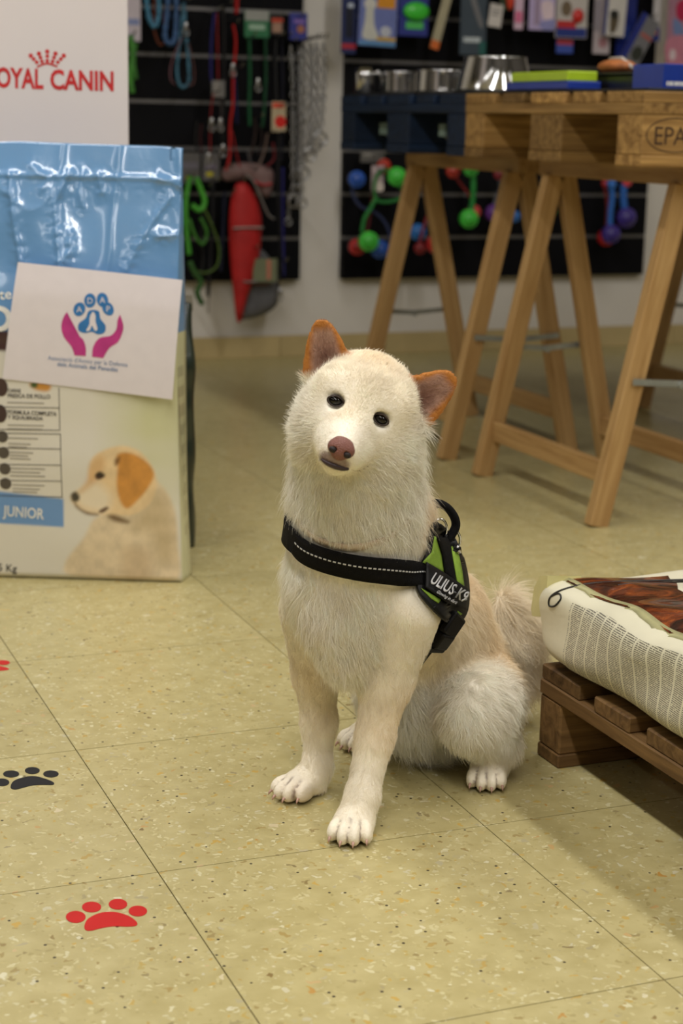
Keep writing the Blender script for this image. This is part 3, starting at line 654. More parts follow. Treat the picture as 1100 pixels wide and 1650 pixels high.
for (cx, cy, rx, ry, an, ch) in ((132, 496, 9, 11, .45, 'A'), (149, 482, 9, 11, .1, 'D'), (169, 481, 9, 11, -.15, 'A'), (178, 495, 8.5, 11, -.5, 'P')):
    V2, F2 = fill2d(circle2d(BGX(cx, cy), rx * PX, 20, ry * PX, -an), 0.01); leaf_print('printed_toe', V2, F2, M_PB)
    tv, tf = text2d(ch, 13 * PX, 0.0, 'CENTER'); tv = tv + np.array(BGX(cx, cy)) - np.array([0, 4.5 * PX]); leaf_print('printed_letter', tv, tf, M_PAPER, 0.0009)
V2, F2 = fill2d(pp((-0.0870, 0.4890), (-0.0751, 0.4872), (-0.0720, 0.4743), (-0.0635, 0.4627), (-0.0658, 0.4507), (-0.0767, 0.4472), (-0.0875, 0.4513), (-0.0994, 0.4489), (-0.1102, 0.4529), (-0.1100, 0.4648), (-0.0980, 0.4748), (-0.0935, 0.4857)), 0.01); leaf_print('printed_pad', V2, F2, M_PB)
V2, F2 = fill2d(pp((-0.0849, 0.4859), (-0.0806, 0.4795), (-0.0807, 0.4698), (-0.0776, 0.4569), (-0.0820, 0.4536), (-0.0873, 0.4621), (-0.0907, 0.4545), (-0.0972, 0.4532), (-0.0916, 0.4642), (-0.0904, 0.4771)), 0.01); leaf_print('printed_figure', V2, F2, M_PAPER, 0.0009)
V2, F2 = fill2d(spline([(-0.1303, 0.4848), (-0.1370, 0.4739), (-0.1405, 0.4587), (-0.1365, 0.4415), (-0.1237, 0.4245), (-0.1185, 0.4094)], 4) + spline([(-0.0989, 0.4088), (-0.0987, 0.4251), (-0.1050, 0.4401), (-0.1201, 0.4462), (-0.1286, 0.4547), (-0.1284, 0.4720)], 4), 0.01); leaf_print('printed_hand', V2, F2, M_PK)
V2, F2 = fill2d(spline([(-0.0384, 0.4826), (-0.0331, 0.4677), (-0.0332, 0.4547), (-0.0421, 0.4351), (-0.0574, 0.4239), (-0.0684, 0.4062)], 4) + spline([(-0.0880, 0.4079), (-0.0856, 0.4254), (-0.0746, 0.4408), (-0.0550, 0.4456), (-0.0451, 0.4566), (-0.0428, 0.4718)], 4), 0.01); leaf_print('printed_hand', V2, F2, M_PK)
leaf_print('printed_line', *put_text("Associació d'Amics per la Defensa", (-0.1655, 0.4006), (-0.0261, 0.3920), 7 * PX), M_PT)
leaf_print('printed_line', *put_text('dels Animals del Penedès', (-0.1493, 0.3901), (-0.0436, 0.3828), 7 * PX, 0.012), M_PT)

# ------------------------------------------------------------------ tall white display box with the red crown lettering
DY = 1.56
xr = (0.3794, 0.8923)[0]
box = thing('display_box', 'tall white cardboard display box with red crown lettering', 'display', (xr - 0.5, DY, 0))
M_BOX = mat(srgb(230, 222, 224), 0.45, var=0.02, scale=4, coat=0.1)
boxpart('carton', (0, 0, 0), (0.5, 0.36, 1.42), M_BOX, box, 0.002)
M_RED = mat(srgb(206, 40, 44), 0.5)
def box_print(name, V2, F2): return np_mesh(name, [(x - (xr - .5), -0.0006, z) for x, z in V2], F2, M_RED, box, smooth=False)
box_print('printed_word', *put_text('ROYAL', ((0.1102, 0.8640)), ((0.2170, 0.8628)), 0.036, 0.032))
box_print('printed_word', *put_text('CANIN', ((0.2298, 0.8625)), ((0.3504, 0.8620)), 0.036, 0.032))
cr = []
for a in range(5):
    for k in range(3):
        t = (a - 2) / 2; px = 76 + t * (17 + 6 * k * .8); py = 99 - k * 7.5 + abs(t) * 4.5 * (k + 1) * .5 - 1
        cr.append(circle2d((WZ(px, py)), 0.0042 if k == 2 else 0.0036, 10))
cr.append(spline([(0.2051, 0.9032), (0.2249, 0.9094), (0.2446, 0.9044)], 5) + spline([(0.2433, 0.9010), (0.2248, 0.9060), (0.2062, 0.8999)], 5))
Vs, Fs = [], []
for q in cr:
    V2, F2 = fill2d(q, 0.02); o = len(Vs); Vs += V2.tolist(); Fs += [[i + o for i in f] for f in F2]
box_print('printed_crown', Vs, Fs)

# dark bag standing behind the puppy-food bag
gx_ = (0.4672, 1.4288)
dbag = thing('dark_food_bag', 'narrow dark green bag edge standing behind the puppy food bag', 'bag', (gx_[0], gx_[1] - 0.01, 0), R(-8))
V, Fc = [], []
nz_ = 30; ring = [(-.30, 0), (-.29, -.012), (-.15, -.02), (-.01, -.012), (0, 0), (-.012, .045), (0, .09), (-.15, .11), (-.30, .09)]
for k in range(nz_ + 1):
    s = k / nz_; zq = 0.475 * s; tt = 1 - 0.9 * max(0, (s - .72) / .28) ** 1.3
    for x, y in ring: V.append((x * (1 - .02 * s) + .002 * math.sin(19 * s + 9 * y), 0.045 + (y - .045) * tt + .003 * math.sin(31 * s + 5 * x), zq))
m_ = len(ring); Fc = [(k * m_ + i, k * m_ + (i + 1) % m_, (k + 1) * m_ + (i + 1) % m_, (k + 1) * m_ + i) for k in range(nz_) for i in range(m_)] + [list(range(m_))[::-1], [nz_ * m_ + i for i in range(m_)]]
MB().add(V, Fc, True).build('bag_body', mat(srgb(34, 44, 36), 0.3, var=0.5, scale=9, coat=0.3), dbag)
boxpart('header_label', (-0.30, -0.004 + .04, 0.455), (0.002, 0.052, 0.485), mat(srgb(132, 126, 112), 0.5), dbag)

# ------------------------------------------------------------------ paw stickers on the floor
def paw(label, toes, pad, col):
    m = mat(col, 0.5, var=0.03, spec=0.3); c = np.mean(np.array([FLX(*p) for p in pad]), axis=0)
    t = thing('paw_sticker', label, 'sticker', (c[0], c[1], 0), 0, 'paw stickers on the floor tiles')
    def flat(name, poly):
        MB().prism([(p[0] - c[0], p[1] - c[1]) for p in poly], 0.0001, 0.0006, 'z').build(name, m, t)
    for x, y, rx, ry in toes: flat('toe', [FLX(x + rx * math.cos(a), y + ry * math.sin(a)) for a in [2 * math.pi * k / 24 for k in range(24)]])
    flat('pad', spline([tuple(FLX(*p)) for p in pad], 5, True))
paw('red paw print sticker nearest the viewer on the floor', ((122, 1478, 16, 9.5), (147.5, 1462, 15.5, 8.5), (190, 1457.5, 15, 8.5), (222, 1468.5, 15, 8.5)),
    ((136, 1492), (142, 1481), (160, 1472), (183, 1470), (206, 1476), (220, 1486), (219, 1492), (205, 1493.5), (183, 1493), (163, 1496), (147, 1500), (138, 1499)), srgb(196, 34, 32))
paw('black paw print sticker between the two red ones', ((3, 1261, 12, 6), (18, 1247.5, 13, 5.5), (52, 1242, 12, 5.5), (82, 1247.5, 12.5, 5.5)),
    ((17, 1269), (22, 1259), (38, 1253), (54, 1251), (72, 1255), (86, 1261), (85, 1265), (70, 1265), (52, 1266), (36, 1270), (24, 1272.5)), srgb(24, 24, 28))
paw('red paw print sticker cut off by the picture edge', ((5, 1068, 11, 3.8), (-24, 1062, 10, 4), (-50, 1066, 10, 4), (4, 1078, 0.1, 0.1)),
    ((-48, 1080), (-40, 1073), (-22, 1070), (-4, 1073), (10, 1076), (14, 1079), (0, 1081), (-22, 1080), (-40, 1084)), srgb(196, 34, 32))
# ------------------------------------------------------------------ the dog
# own frame: x to the viewer's right, y away from the viewer, z up; origin on the floor between the paws
DOG_O = Vector((0.33, 0.10, 0.0)); DOG_RZ = -YAW
EYE = np.array([-0.0755, -1.9860, 0.8131])         # where the photograph was taken from, in the dog's frame
A = np.array
def v3(*a): return np.array(a, float)
# head frame at the midpoint between the eyes
EM = A((-0.0589, -0.1500, 0.5104))
ra = R(21.0)
hx_ = v3(math.cos(ra), -0.02, -math.sin(ra)); hx_ /= np.linalg.norm(hx_)
hy_ = v3(-0.07, -0.995, 0.03); hy_ -= hx_ * (hy_ @ hx_); hy_ /= np.linalg.norm(hy_)
hz_ = np.cross(hx_, hy_); 
if hz_[2] < 0: hz_ = -hz_
def HD(x, y, z): return EM + x * hx_ + y * hy_ + z * hz_
HR = np.stack([hx_, hy_, hz_])                      # rows: head axes
FW = v3(-.545, -.838, 0); LF = v3(.838, -.545, 0)   # trunk: forwards, and its left side
def rc(P, a, b, ra_, rb_):
    a, b = np.asarray(a, np.float32), np.asarray(b, np.float32); e = b - a; w = P - a; t = np.clip((w @ e) / (e @ e + 1e-12), 0, 1)
    return np.sqrt(((w - t[..., None] * e) ** 2).sum(-1)) - (ra_ + (rb_ - ra_) * t)
def el(P, c, r, rot=None):
    w = P - np.asarray(c, np.float32)
    if rot is not None: w = w @ np.asarray(rot, np.float32).T
    r = np.asarray(r, np.float32); k0 = np.sqrt(((w / r) ** 2).sum(-1)); k1 = np.sqrt(((w / r ** 2) ** 2).sum(-1)); return k0 * (k0 - 1) / (k1 + 1e-9)
def smin(a, b, k): h = np.clip(0.5 + 0.5 * (b - a) / k, 0, 1); return b + (a - b) * h - k * h * (1 - h)
def smax(a, b, k): return -smin(-a, -b, k)
def axes(fwd, up=(0, 0, 1)):
    f = np.array(fwd, float); f /= np.linalg.norm(f); s = np.cross(f, up); s /= np.linalg.norm(s); u = np.cross(s, f); return np.stack([s, f, u])
PRIMS = []       # (region, smoothing, function)
def cone(reg, a, b, ra_, rb_, k=.03): PRIMS.append((reg, k, lambda P, a=a, b=b, ra_=ra_, rb_=rb_: rc(P, a, b, ra_, rb_), (A(a) + A(b)) / 2, np.linalg.norm(A(a) - A(b)) / 2 + max(ra_, rb_)))
def ellp(reg, c, r, rot=None, k=.03): PRIMS.append((reg, k, lambda P, c=c, r=r, rot=rot: el(P, c, r, rot), A(c), max(r)))
# trunk
cone('chest', v3(-.062, -.010, .275), v3(-.012, .062, .255), .074, .076, .02)
ellp('chest', A((-0.0606, -0.0400, 0.2424)), (.046, .040, .080), None, .03)               # breast between the forelegs
cone('back', v3(-.012, .062, .255), v3(.030, .128, .195), .076, .078, .02)
cone('back', v3(.030, .128, .195), v3(.076, .205, .098), .078, .080, .02)
ellp('belly', v3(.026, .118, .110), (.046, .055, .062), None, .03)
cone('belly', v3(.022, .120, .075), v3(.050, .130, .045), .034, .030, .04)
# neck and ruff
cone('ruff', v3(-.058, -.008, .330), v3(-.058, -.060, .455), .075, .069, .035)
cone('ruff', v3(-.058, -.045, .345), v3(-.058, -.085, .43), .050, .046, .04)
ellp('ruff', v3(-.012, .026, .345), (.042, .048, .058), None, .03)
# head
skull = lambda c, r, reg='head', k=.015: ellp(reg, HD(*c), r, HR, k)
skull((.006, -.072, .004), (.058, .066, .053))
skull((.006, -.052, -.022), (.060, .050, .044), 'cheek', .025)
skull((-.026, -.050, -.040), (.028, .034, .036), 'cheek', .03)
skull((.041, -.050, -.038), (.030, .034, .036), 'cheek', .03)
cone('muzzle', HD(0, -.016, -.022), HD(-.003, .045, -.039), .031, .0190, .030)
cone('muzzle', HD(0, -.010, -.046), HD(-.003, .032, -.057), .024, .0125, .020)
cone('muzzle', HD(-.012, .012, -.040), HD(-.011, .036, -.045), .019, .0140, .010)
cone('muzzle', HD(.010, .012, -.040), HD(.006, .036, -.045), .019, .0140, .010)
skull((-.026, -.024, .016), (.022, .017, .014), 'head', .03)
skull((.026, -.024, .016), (.022, .017, .014), 'head', .03)
cone('head', HD(0, -.022, .020), HD(0, -.004, -.012), .020, .017, .02)
# forelegs: near (viewer's right) and far
NL = [A((0.0016, -0.0400, 0.2550)), A((-0.0179, -0.0350, 0.1691)), A((-0.0305, -0.0500, 0.1005)), A((-0.0442, -0.0850, 0.0400)), A((-0.0531, -0.1000, 0.0111))]
for i, (r0, r1) in enumerate(((.043, .0300), (.0300, .0205), (.0205, .0175), (.0175, .0210))): cone('leg', NL[i], NL[i + 1], r0, r1, .014 if i else .014)
FL_ = [A((-0.1152, 0.0200, 0.2354)), A((-0.1022, 0.0400, 0.1506)), A((-0.0973, 0.0380, 0.0870)), A((-0.0986, 0.0300, 0.0330)), A((-0.1044, 0.0260, 0.0124))]
for i, (r0, r1) in enumerate(((.031, .0265), (.0265, .0195), (.0195, .0160), (.0160, .0185))): cone('leg', FL_[i], FL_[i + 1], r0, r1, .014 if i else .024)
CLAWS = []; TOEGAPS = []
def paw_at(c, fwd, w, ln, reg='paw', drop=0.0):
    ax = axes((fwd[0], fwd[1], 0)); s, f, u = ax
    ellp(reg, c + f * ln * .10, (w * .44, ln * .44, .0165), ax, .012)
    for k, (off, fw, r) in enumerate(((-.38, .34, .0105), (-.13, .50, .0118), (.13, .50, .0118), (.38, .34, .0105))):
        d = f + s * off * .5; d = d / np.linalg.norm(d); axt = axes(d); base = c + s * off * w * .95 + f * ln * fw; base = v3(base[0], base[1], .0130)
        ellp('toe', base, (.0078, .0185, .0128), axt, .0028)
        if k < 3: o2 = ((-.255, 0, .255)[k]); d2 = f + s * o2 * .5; d2 /= np.linalg.norm(d2); TOEGAPS.append((c + s * o2 * w * .95 + f * ln * .42, d2, np.cross(d2, (0, 0, 1.0))))
        CLAWS.append((base + d * .0160 - v3(0, 0, .003), d))
paw_at(v3(*A((-0.0538, -0.1000, 0.0064))[:2], .017), (-.16, -1), .050, .060)
paw_at(v3(*A((-0.1141, 0.0220, 0.0023))[:2], .017), (-.62, -.80), .050, .060)
# hind legs
HT = A((0.1031, 0.0750, 0.0984))
ellp('thigh', HT, (.047, .064, .055), axes((-.4, -.9, .15)), .026)
ellp('thigh', A((0.1260, 0.1300, 0.0881)), (.036, .060, .056), None, .02)
cone('thigh', A((0.0920, 0.0450, 0.0884)), A((0.1278, 0.0850, 0.0457)), .032, .028, .015)
cone('leg', A((0.1304, 0.0850, 0.0416)), A((0.1181, 0.0750, 0.0118)), .025, .0185, .012)
paw_at(v3(*A((0.1157, 0.0730, 0.0083))[:2], .017), (-.10, -1), .046, .056)
ellp('thigh', v3(-.004, .195, .095), (.038, .056, .056), None, .02)
cone('thigh', v3(-.026, .165, .085), v3(-.020, .200, .030), .026, .020, .015)
paw_at(v3(-.038, .197, .017), (-.55, -.83), .044, .054)
# tail
TL = [v3(.090, .275, .055), v3(.135, .292, .050), v3(.168, .298, .075), v3(.170, .292, .130), v3(.152, .282, .180)]
for i, (r0, r1) in enumerate(((.030, .026), (.026, .024), (.024, .026), (.024, .014))): cone('tail', TL[i], TL[i + 1], r0, r1, .02)
CARVE = []
def ear_frame(base, tip, side):
    b, t = A(base), A(tip); up = t - b; L = np.linalg.norm(up); up = up / L
    face = hy_ + side * 0.10 * hx_; face = face - up * (face @ up); face /= np.linalg.norm(face); ac = np.cross(face, up); return b, up, face, ac, L
EARS = []
for bpx, tpx, w, side in (((527, 594, -.085), (517, 514, -.082), .0268, -1), ((671, 649, -.078), (728, 601, -.075), .0275, 1)): pass
EARS.append((ear_frame(A((-0.0929, -0.0850, 0.5415)) , A((-0.1002, -0.0800, 0.6014)), -1), .0275))
EARS.append((ear_frame(A((0.0040, -0.0800, 0.5064)), A((0.0470, -0.0720, 0.5410)), 1), .0300))
def ear_sd(P, E):
    (b, up, face, ac, L), w = E; q = P - b.astype(np.float32); u = q @ ac; v = q @ up; n = q @ face
    t = np.clip(v / L, -0.4, 1.2); hw = w * np.sqrt(np.clip(1.0 - np.clip(t, 0, 1) ** 1.55, 0, 1)) * (1 - .12 * np.clip(t, 0, 1)) + .0005   # curved sides, rounded tip
    hw = np.where(t < 0, w * (1.0 + .15 * t), hw)
    d2 = np.maximum(np.abs(u) - hw, np.maximum(v - L, -.02 - v)) * .72
    cup = 0.42 * (1 - (u / (w + 1e-6)) ** 2) * w * np.clip(1 - t, 0, 1) - .20 * v      # hollow front, tipped forwards
    d3 = np.abs(n + cup) - (.0030 + .0022 * np.clip(1 - t, 0, 1))
    return smax(d2, d3, .005)
SKIP = set()
def dog_sd(P, detail=True):
    P = np.asarray(P, np.float32); d = np.full(P.shape[:-1], 1.0, np.float32)
    lo, hi = P.reshape(-1, 3).min(0), P.reshape(-1, 3).max(0)
    for reg, k, f, c, rad in PRIMS:
        if reg in SKIP or np.linalg.norm(np.maximum(np.maximum(lo - c, c - hi), 0)) > rad + .12: continue
        q = f(P); d = smin(d, q, k)
    if detail:
        for s in (-1, 1): d = smax(d, -el(P, HD(s * .0262, .0030, 0), (.0108, .0095, .0082), HR), .006)      # eye sockets
        d = smax(d, -rc(P, HD(-.026, .040, -.0545), HD(.022, .040, -.0545), .0016, .0016), .004)            # mouth slit
        for E in EARS: d = smin(d, ear_sd(P, E), .006)
        d = smax(d, -(P[..., 2] - .0012), .004)
    return d
def dog_n(P, e=.0015):
    P = np.asarray(P, float); g = np.stack([dog_sd(P + A(o) * e) - dog_sd(P - A(o) * e) for o in ((1, 0, 0), (0, 1, 0), (0, 0, 1))], -1); return g / (np.linalg.norm(g, axis=-1, keepdims=True) + 1e-9)
def surface_net(fn, lo, hi, h):
    n = np.ceil((np.array(hi) - np.array(lo)) / h).astype(int) + 1
    ax_ = [lo[i] + h * np.arange(n[i]) for i in range(3)]
    # coarse pass first; only blocks near the surface are sampled finely
    B = 6; nb = -(-n // B); D = np.empty(tuple(nb * B), np.float32)
    gc = np.stack(np.meshgrid(*[lo[i] + h * (np.arange(nb[i]) * B + B / 2) for i in range(3)], indexing='ij'), -1).astype(np.float32)
    Dc = np.stack([fn(g) for g in gc]); D[:] = np.repeat(np.repeat(np.repeat(Dc, B, 0), B, 1), B, 2)
    loc_ = np.stack(np.meshgrid(*[h * np.arange(B)] * 3, indexing='ij'), -1).reshape(-1, 3)
    near = np.argwhere(np.abs(Dc) < B * h * 1.15)
    for s in range(0, len(near), 48):
        blk_ = near[s:s + 48]; base = np.array(lo) + blk_ * B * h; val = fn((base[:, None, :] + loc_[None]).astype(np.float32)).reshape(-1, B, B, B)
        for (bi, bj, bk), vv in zip(blk_, val): D[bi * B:bi * B + B, bj * B:bj * B + B, bk * B:bk * B + B] = vv
    D = D[:n[0], :n[1], :n[2]]
    ins = D < 0; cnt = np.zeros(tuple(n - 1), np.int8)
    corners = [(a, b, c) for a in (0, 1) for b in (0, 1) for c in (0, 1)]
    sl = lambda o: tuple(slice(o[i], n[i] - 1 + o[i]) for i in range(3))
    for o in corners: cnt += ins[sl(o)]
    cells = np.argwhere((cnt > 0) & (cnt < 8)); idx = -np.ones(tuple(n - 1), np.int64); idx[tuple(cells.T)] = np.arange(len(cells))
    acc = np.zeros((len(cells), 3)); num = np.zeros(len(cells))
    for o in corners:
        for a in range(3):
            if o[a]: continue
            p = list(o); p[a] = 1; d0 = D[tuple((cells + o).T)]; d1 = D[tuple((cells + p).T)]; m = (d0 < 0) != (d1 < 0); t = np.where(m, d0 / (d0 - d1 + 1e-12), 0)
            pt = cells + np.array(o, float); pt = pt.astype(float); pt[:, a] += t; acc[m] += pt[m]; num[m] += 1
    V = acc / num[:, None] * h + np.array(lo); quads = []
    for a in range(3):
        b, c = (a + 1) % 3, (a + 2) % 3
        s0 = [slice(1, n[i] - 1) for i in range(3)]; s0[a] = slice(0, n[a] - 1); s1 = list(s0); s1[a] = slice(1, n[a])
        i0, i1 = ins[tuple(s0)], ins[tuple(s1)]; e = np.argwhere(i0 != i1)
        flip = i0[tuple(e.T)]; e = e + np.array([0 if i == a else 1 for i in range(3)])
        q = []
        for db, dc in ((0, 0), (-1, 0), (-1, -1), (0, -1)):
            p = e.copy(); p[:, b] += db; p[:, c] += dc; q.append(idx[tuple(p.T)])
        q = np.stack(q, 1); q[~flip] = q[~flip][:, ::-1]; quads.append(q)
    return V, np.concatenate(quads)
V, Q = surface_net(dog_sd, (-.185, -.245, -.006), (.215, .345, .625), .0036)
for _ in range(2):                                        # settle the vertices on the surface
    e = .0012; d = dog_sd(V); V = V - (d[:, None] * dog_n(V)) * .9
V = V.astype(float)
DN = dog_n(V)
# --- region weights give coat colour, coat length and the way the hair lies
LEN = dict(chest=.019, back=.015, belly=.030, ruff=.024, head=.0085, cheek=.020, muzzle=.0035, leg=.0075, paw=.0035, toe=.0020, thigh=.017, tail=.036, ear=.0030)
CRM = np.array(srgb(252, 242, 222)); TAN = np.array(srgb(238, 206, 152)); WHT = np.array(srgb(254, 250, 241)); ORG = np.array(srgb(190, 124, 58)); PNK = np.array(srgb(196, 150, 132))
BASE = dict(chest=CRM * .6 + WHT * .4, back=CRM * .85 + TAN * .15, belly=WHT, ruff=WHT * .7 + CRM * .3, head=CRM, cheek=WHT * .5 + CRM * .5, muzzle=CRM * .6 + WHT * .4, leg=CRM * .9 + WHT * .1, paw=CRM, toe=CRM, thigh=WHT * .6 + CRM * .4, tail=CRM * .8 + TAN * .2)
def region_fields(P):
    ws, ls, cs = np.zeros(len(P)), np.zeros(len(P)), np.zeros((len(P), 3)); wr = {}
    for reg, k, f, c, rad in PRIMS:
        w = np.exp(-np.clip(f(P.astype(np.float32)), -.02, .2) / .006); ws += w; ls += w * LEN[reg]; cs += w[:, None] * BASE[reg]; wr[reg] = wr.get(reg, 0) + w
    ln = ls / ws; co = cs / ws[:, None]
    for c, r, colr, am in ((A((0.0118, 0.0000, 0.3580)), .042, TAN, .75), (A((-0.0099, -0.0300, 0.1482)), .034, TAN, .50), (A((-0.0256, -0.0500, 0.1084)), .028, TAN, .42), (A((-0.1050, 0.0200, 0.1571)), .03, TAN, .3), (A((-0.0929, 0.0300, 0.1020)), .025, TAN, .25),
                          (A((0.1411, 0.1400, 0.1313)), .036, TAN, .75), (A((0.1174, 0.1300, 0.2085)), .045, TAN, .40), (A((0.1013, 0.1000, 0.1557)), .05, TAN, .15), (A((0.0858, 0.1000, 0.2608)), .04, TAN, .45), (HD(0, -.05, .058), .032, TAN, .34),
                          (HD(-.012, .012, -.010), .016, TAN, .28), (A((0.0585, 0.0600, 0.1027)), .02, PNK, .25), (A((-0.1209, -0.0100, 0.0038)), .02, PNK, .25), (A((0.1589, 0.1200, 0.0417)), .03, TAN, .6), (HD(-.006, .03, -.05), .012, PNK, .35)):
        d = np.linalg.norm(P - c, axis=1); a = am * np.exp(-(d / r) ** 2); co = co * (1 - a[:, None]) + colr * a[:, None]
    isear = np.zeros(len(P))
    for E in EARS:
        (b, up, face, ac, L), w = E; q = P - b; u, v, n = q @ ac, q @ up, q @ face; t = np.clip(v / L, 0, 1); d = ear_sd(P.astype(np.float32), E)
        on = np.clip(1 - d / .004, 0, 1) * np.clip((v + .004) / .008, 0, 1); hw = w * np.sqrt(np.clip(1 - t ** 1.55, 0.02, 1))
        side = DNQ(P) @ face; inner = np.clip((1 - np.abs(u) / (hw * .74 + 1e-4)) * 4, 0, 1) * (side > .1) * np.clip((L * .86 - v) / .008, 0, 1)
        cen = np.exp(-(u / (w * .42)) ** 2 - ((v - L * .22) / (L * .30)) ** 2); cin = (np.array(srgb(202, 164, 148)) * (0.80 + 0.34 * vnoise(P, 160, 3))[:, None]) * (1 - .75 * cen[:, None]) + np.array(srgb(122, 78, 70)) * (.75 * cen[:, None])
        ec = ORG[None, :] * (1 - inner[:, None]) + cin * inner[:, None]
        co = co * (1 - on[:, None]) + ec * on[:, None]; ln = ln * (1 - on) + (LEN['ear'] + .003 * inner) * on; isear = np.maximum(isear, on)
    dn = np.linalg.norm(P - HD(-.004, .055, -.037), axis=1); ln = np.minimum(ln, .0012 + dn * .13)
    dk = np.linalg.norm(P - HD(-.003, .052, -.056), axis=1); 
    for s in (-1, 1):
        de = np.linalg.norm((P - HD(s * .0266, 0, 0)) , axis=1); ln = np.minimum(ln, .0008 + np.clip(de - .010, 0, 1) * .25)
    for ctr_, rr, cl, am in ((HD(-.005, .050, -.0505), v3(.0165, .03, .0095), srgb(136, 108, 108), .85), (HD(-.006, .048, -.0560), v3(.0150, .03, .0045), srgb(84, 62, 66), .9)):
        mo = np.linalg.norm((P - ctr_) @ HR.T / rr, axis=1); a = np.clip((1.15 - mo) * 3.0, 0, am) * ((P - HD(0, .028, 0)) @ hy_ > 0); co = co * (1 - a[:, None]) + np.array(cl) * a[:, None]; ln = ln * (1 - .7 * a)
    # pads and the dark gaps between the toes
    low = np.clip((.0055 - P[:, 2]) / .003, 0, 1) * np.clip(wr['toe'] + wr['paw'], 0, 1); co = co * (1 - .8 * low[:, None]) + np.array(srgb(62, 50, 46)) * .8 * low[:, None]; ln = ln * (1 - .7 * low)
    for c_, d_, s_w in TOEGAPS:
        q = P - c_; al = q @ d_; la = q @ s_w; a = np.exp(-(la / .0011) ** 2) * np.clip((al + .006) / .006, 0, 1) * np.clip((.030 - al) / .006, 0, 1) * (P[:, 2] < .03) * .8; co = co * (1 - a[:, None]) + np.array(srgb(112, 88, 78)) * a[:, None]; ln = ln * (1 - .8 * a)
    co = co * (0.95 + 0.10 * vnoise(P, 55, 6))[:, None]
    return ln, np.clip(co, 0, 1), wr, isear
DNQ = lambda P: DNcur
DNcur = DN
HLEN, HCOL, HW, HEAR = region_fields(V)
M_SKIN = attr_mat('dog_skin', 0.65, 0, 0.25, 220, 0.25)
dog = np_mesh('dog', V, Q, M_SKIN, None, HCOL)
dog.location = DOG_O; dog.rotation_euler = (0, 0, DOG_RZ)
tag(dog, 'cream white shiba dog sitting on the tiles with its head tilted', 'dog')

# eyes, nose, mouth, claws
M_EYE = mat(srgb(14, 9, 7), 0.10, coat=0.2, var=0.3, spec=.35); M_LID = mat(srgb(52, 36, 30), 0.45); M_NOSE = mat(srgb(132, 84, 74), 0.42, bump=0.5, bscale=700, var=.15)
M_LIP = mat(srgb(62, 46, 48), 0.45); M_CLAW = mat(srgb(190, 152, 136), 0.35); M_HOLE = mat(srgb(30, 18, 18), 0.6)
HM = Matrix([[hx_[i], hy_[i], hz_[i]] for i in range(3)])
for s in (-1, 1):
    c = HD(s * .0266, -.0035, .0002); rt = HM @ Matrix.Rotation(s * R(8), 3, 'Y')
    e_ = MB().ell(c, (.0084, .0074, .0062), 24, rt).build('eye', M_EYE, dog)
    # almond shaped rim of the lids
    pts = []
    for k in range(28):
        t = 2 * math.pi * k / 28; x = .0088 * math.cos(t); z = .0058 * math.sin(t) * (1 - .18 * abs(math.cos(t))) + (.0014 if math.sin(t) > 0 else 0) * 0
        q = HD(s * .0266 + x * math.cos(R(8)) , 0, -s * x * math.sin(R(8)) * -1 + z) if False else HD(s * .0266, 0, .0002) + A(rt @ Vector((x, 0, z)))
        y = .0060 * math.sqrt(max(0, 1 - (x / .0115) ** 2 * .85)); pts.append(q + hy_ * (y - .0035))
    MB().tube(pts, .0009, 8, closed=True).build('eyelid', M_LID, dog)
def nose_sd(P):
    q = P
    d = el(q, (0, 0, .001), (.0150, .0105, .0105)); d = smin(d, el(q, (0, -.001, -.006), (.0095, .0095, .0085)), .006); d = smin(d, el(q, (0, -.006, .007), (.0115, .010, .006)), .006)
    for s in (-1, 1):
        d = smin(d, el(q, (s * .0105, -.0015, -.0005), (.0055, .0080, .0065)), .004); d = smax(d, -el(q, (s * .0078, .0100, -.0020), (.0034, .0050, .0026)), .0015)
    return smax(d, -rc(q, (0, .0125, -.016), (0, .0120, .001), .0007, .0007), .0012)
nv, nq = surface_net(nose_sd, (-.021, -.020, -.020), (.021, .018, .018), .0009)
NC_ = HD(-.004, .0600, -.0355)
np_mesh('nose', (nv * .90) @ HR + NC_, nq, M_NOSE, dog)
for s in (-1, 1): MB().ell(NC_ + A(HM @ Vector((s * .0078, .0062, -.0030))), (.0046, .0032, .0036), 12, HM).build('nostril', M_HOLE, dog)
def hits(pts, off=0.0):
    """points of the skin seen along the lines through (x, z) marks on the dog's own vertical mid-plane"""
    pts = np.asarray([tuple(p) for p in pts], float); d = np.stack([pts[:, 0], 0 * pts[:, 0], pts[:, 1]], 1) - EYE; d /= np.linalg.norm(d, axis=1, keepdims=True); t = np.full(len(d), 1.62); live = np.ones(len(d), bool)
    for _ in range(70):
        s = dog_sd(EYE + d[live] * t[live, None]) - off; t[live] += s * .82; q = np.zeros(len(d)); q[live] = s; live &= (np.abs(q) > 8e-5) & (t < 2.55)
        if not live.any(): break
    return EYE + d * t[:, None], t < 2.5
def hit_path(pts, off=0.0):
    q, ok = hits(pts, off); return list(q[ok])
lp = hit_path(spline([(-0.0993, 0.4267), (-0.0926, 0.4224), (-0.0831, 0.4188), (-0.0736, 0.4161), (-0.0641, 0.4162)], 5), .0002)
MB().tube(lp, [.0010 + .0024 * math.sin(math.pi * k / (len(lp) - 1)) for k in range(len(lp))], 8).build('lip', M_LIP, dog)
lp = hit_path(spline([(-0.0663, 0.4162), (-0.0575, 0.4141), (-0.0481, 0.4173), (-0.0417, 0.4226)], 6), -.0003)
MB().tube(lp, [.0012 - .0007 * k / (len(lp) - 1) for k in range(len(lp))], 6).build('mouth_corner', mat(srgb(150, 126, 112), 0.6), dog)
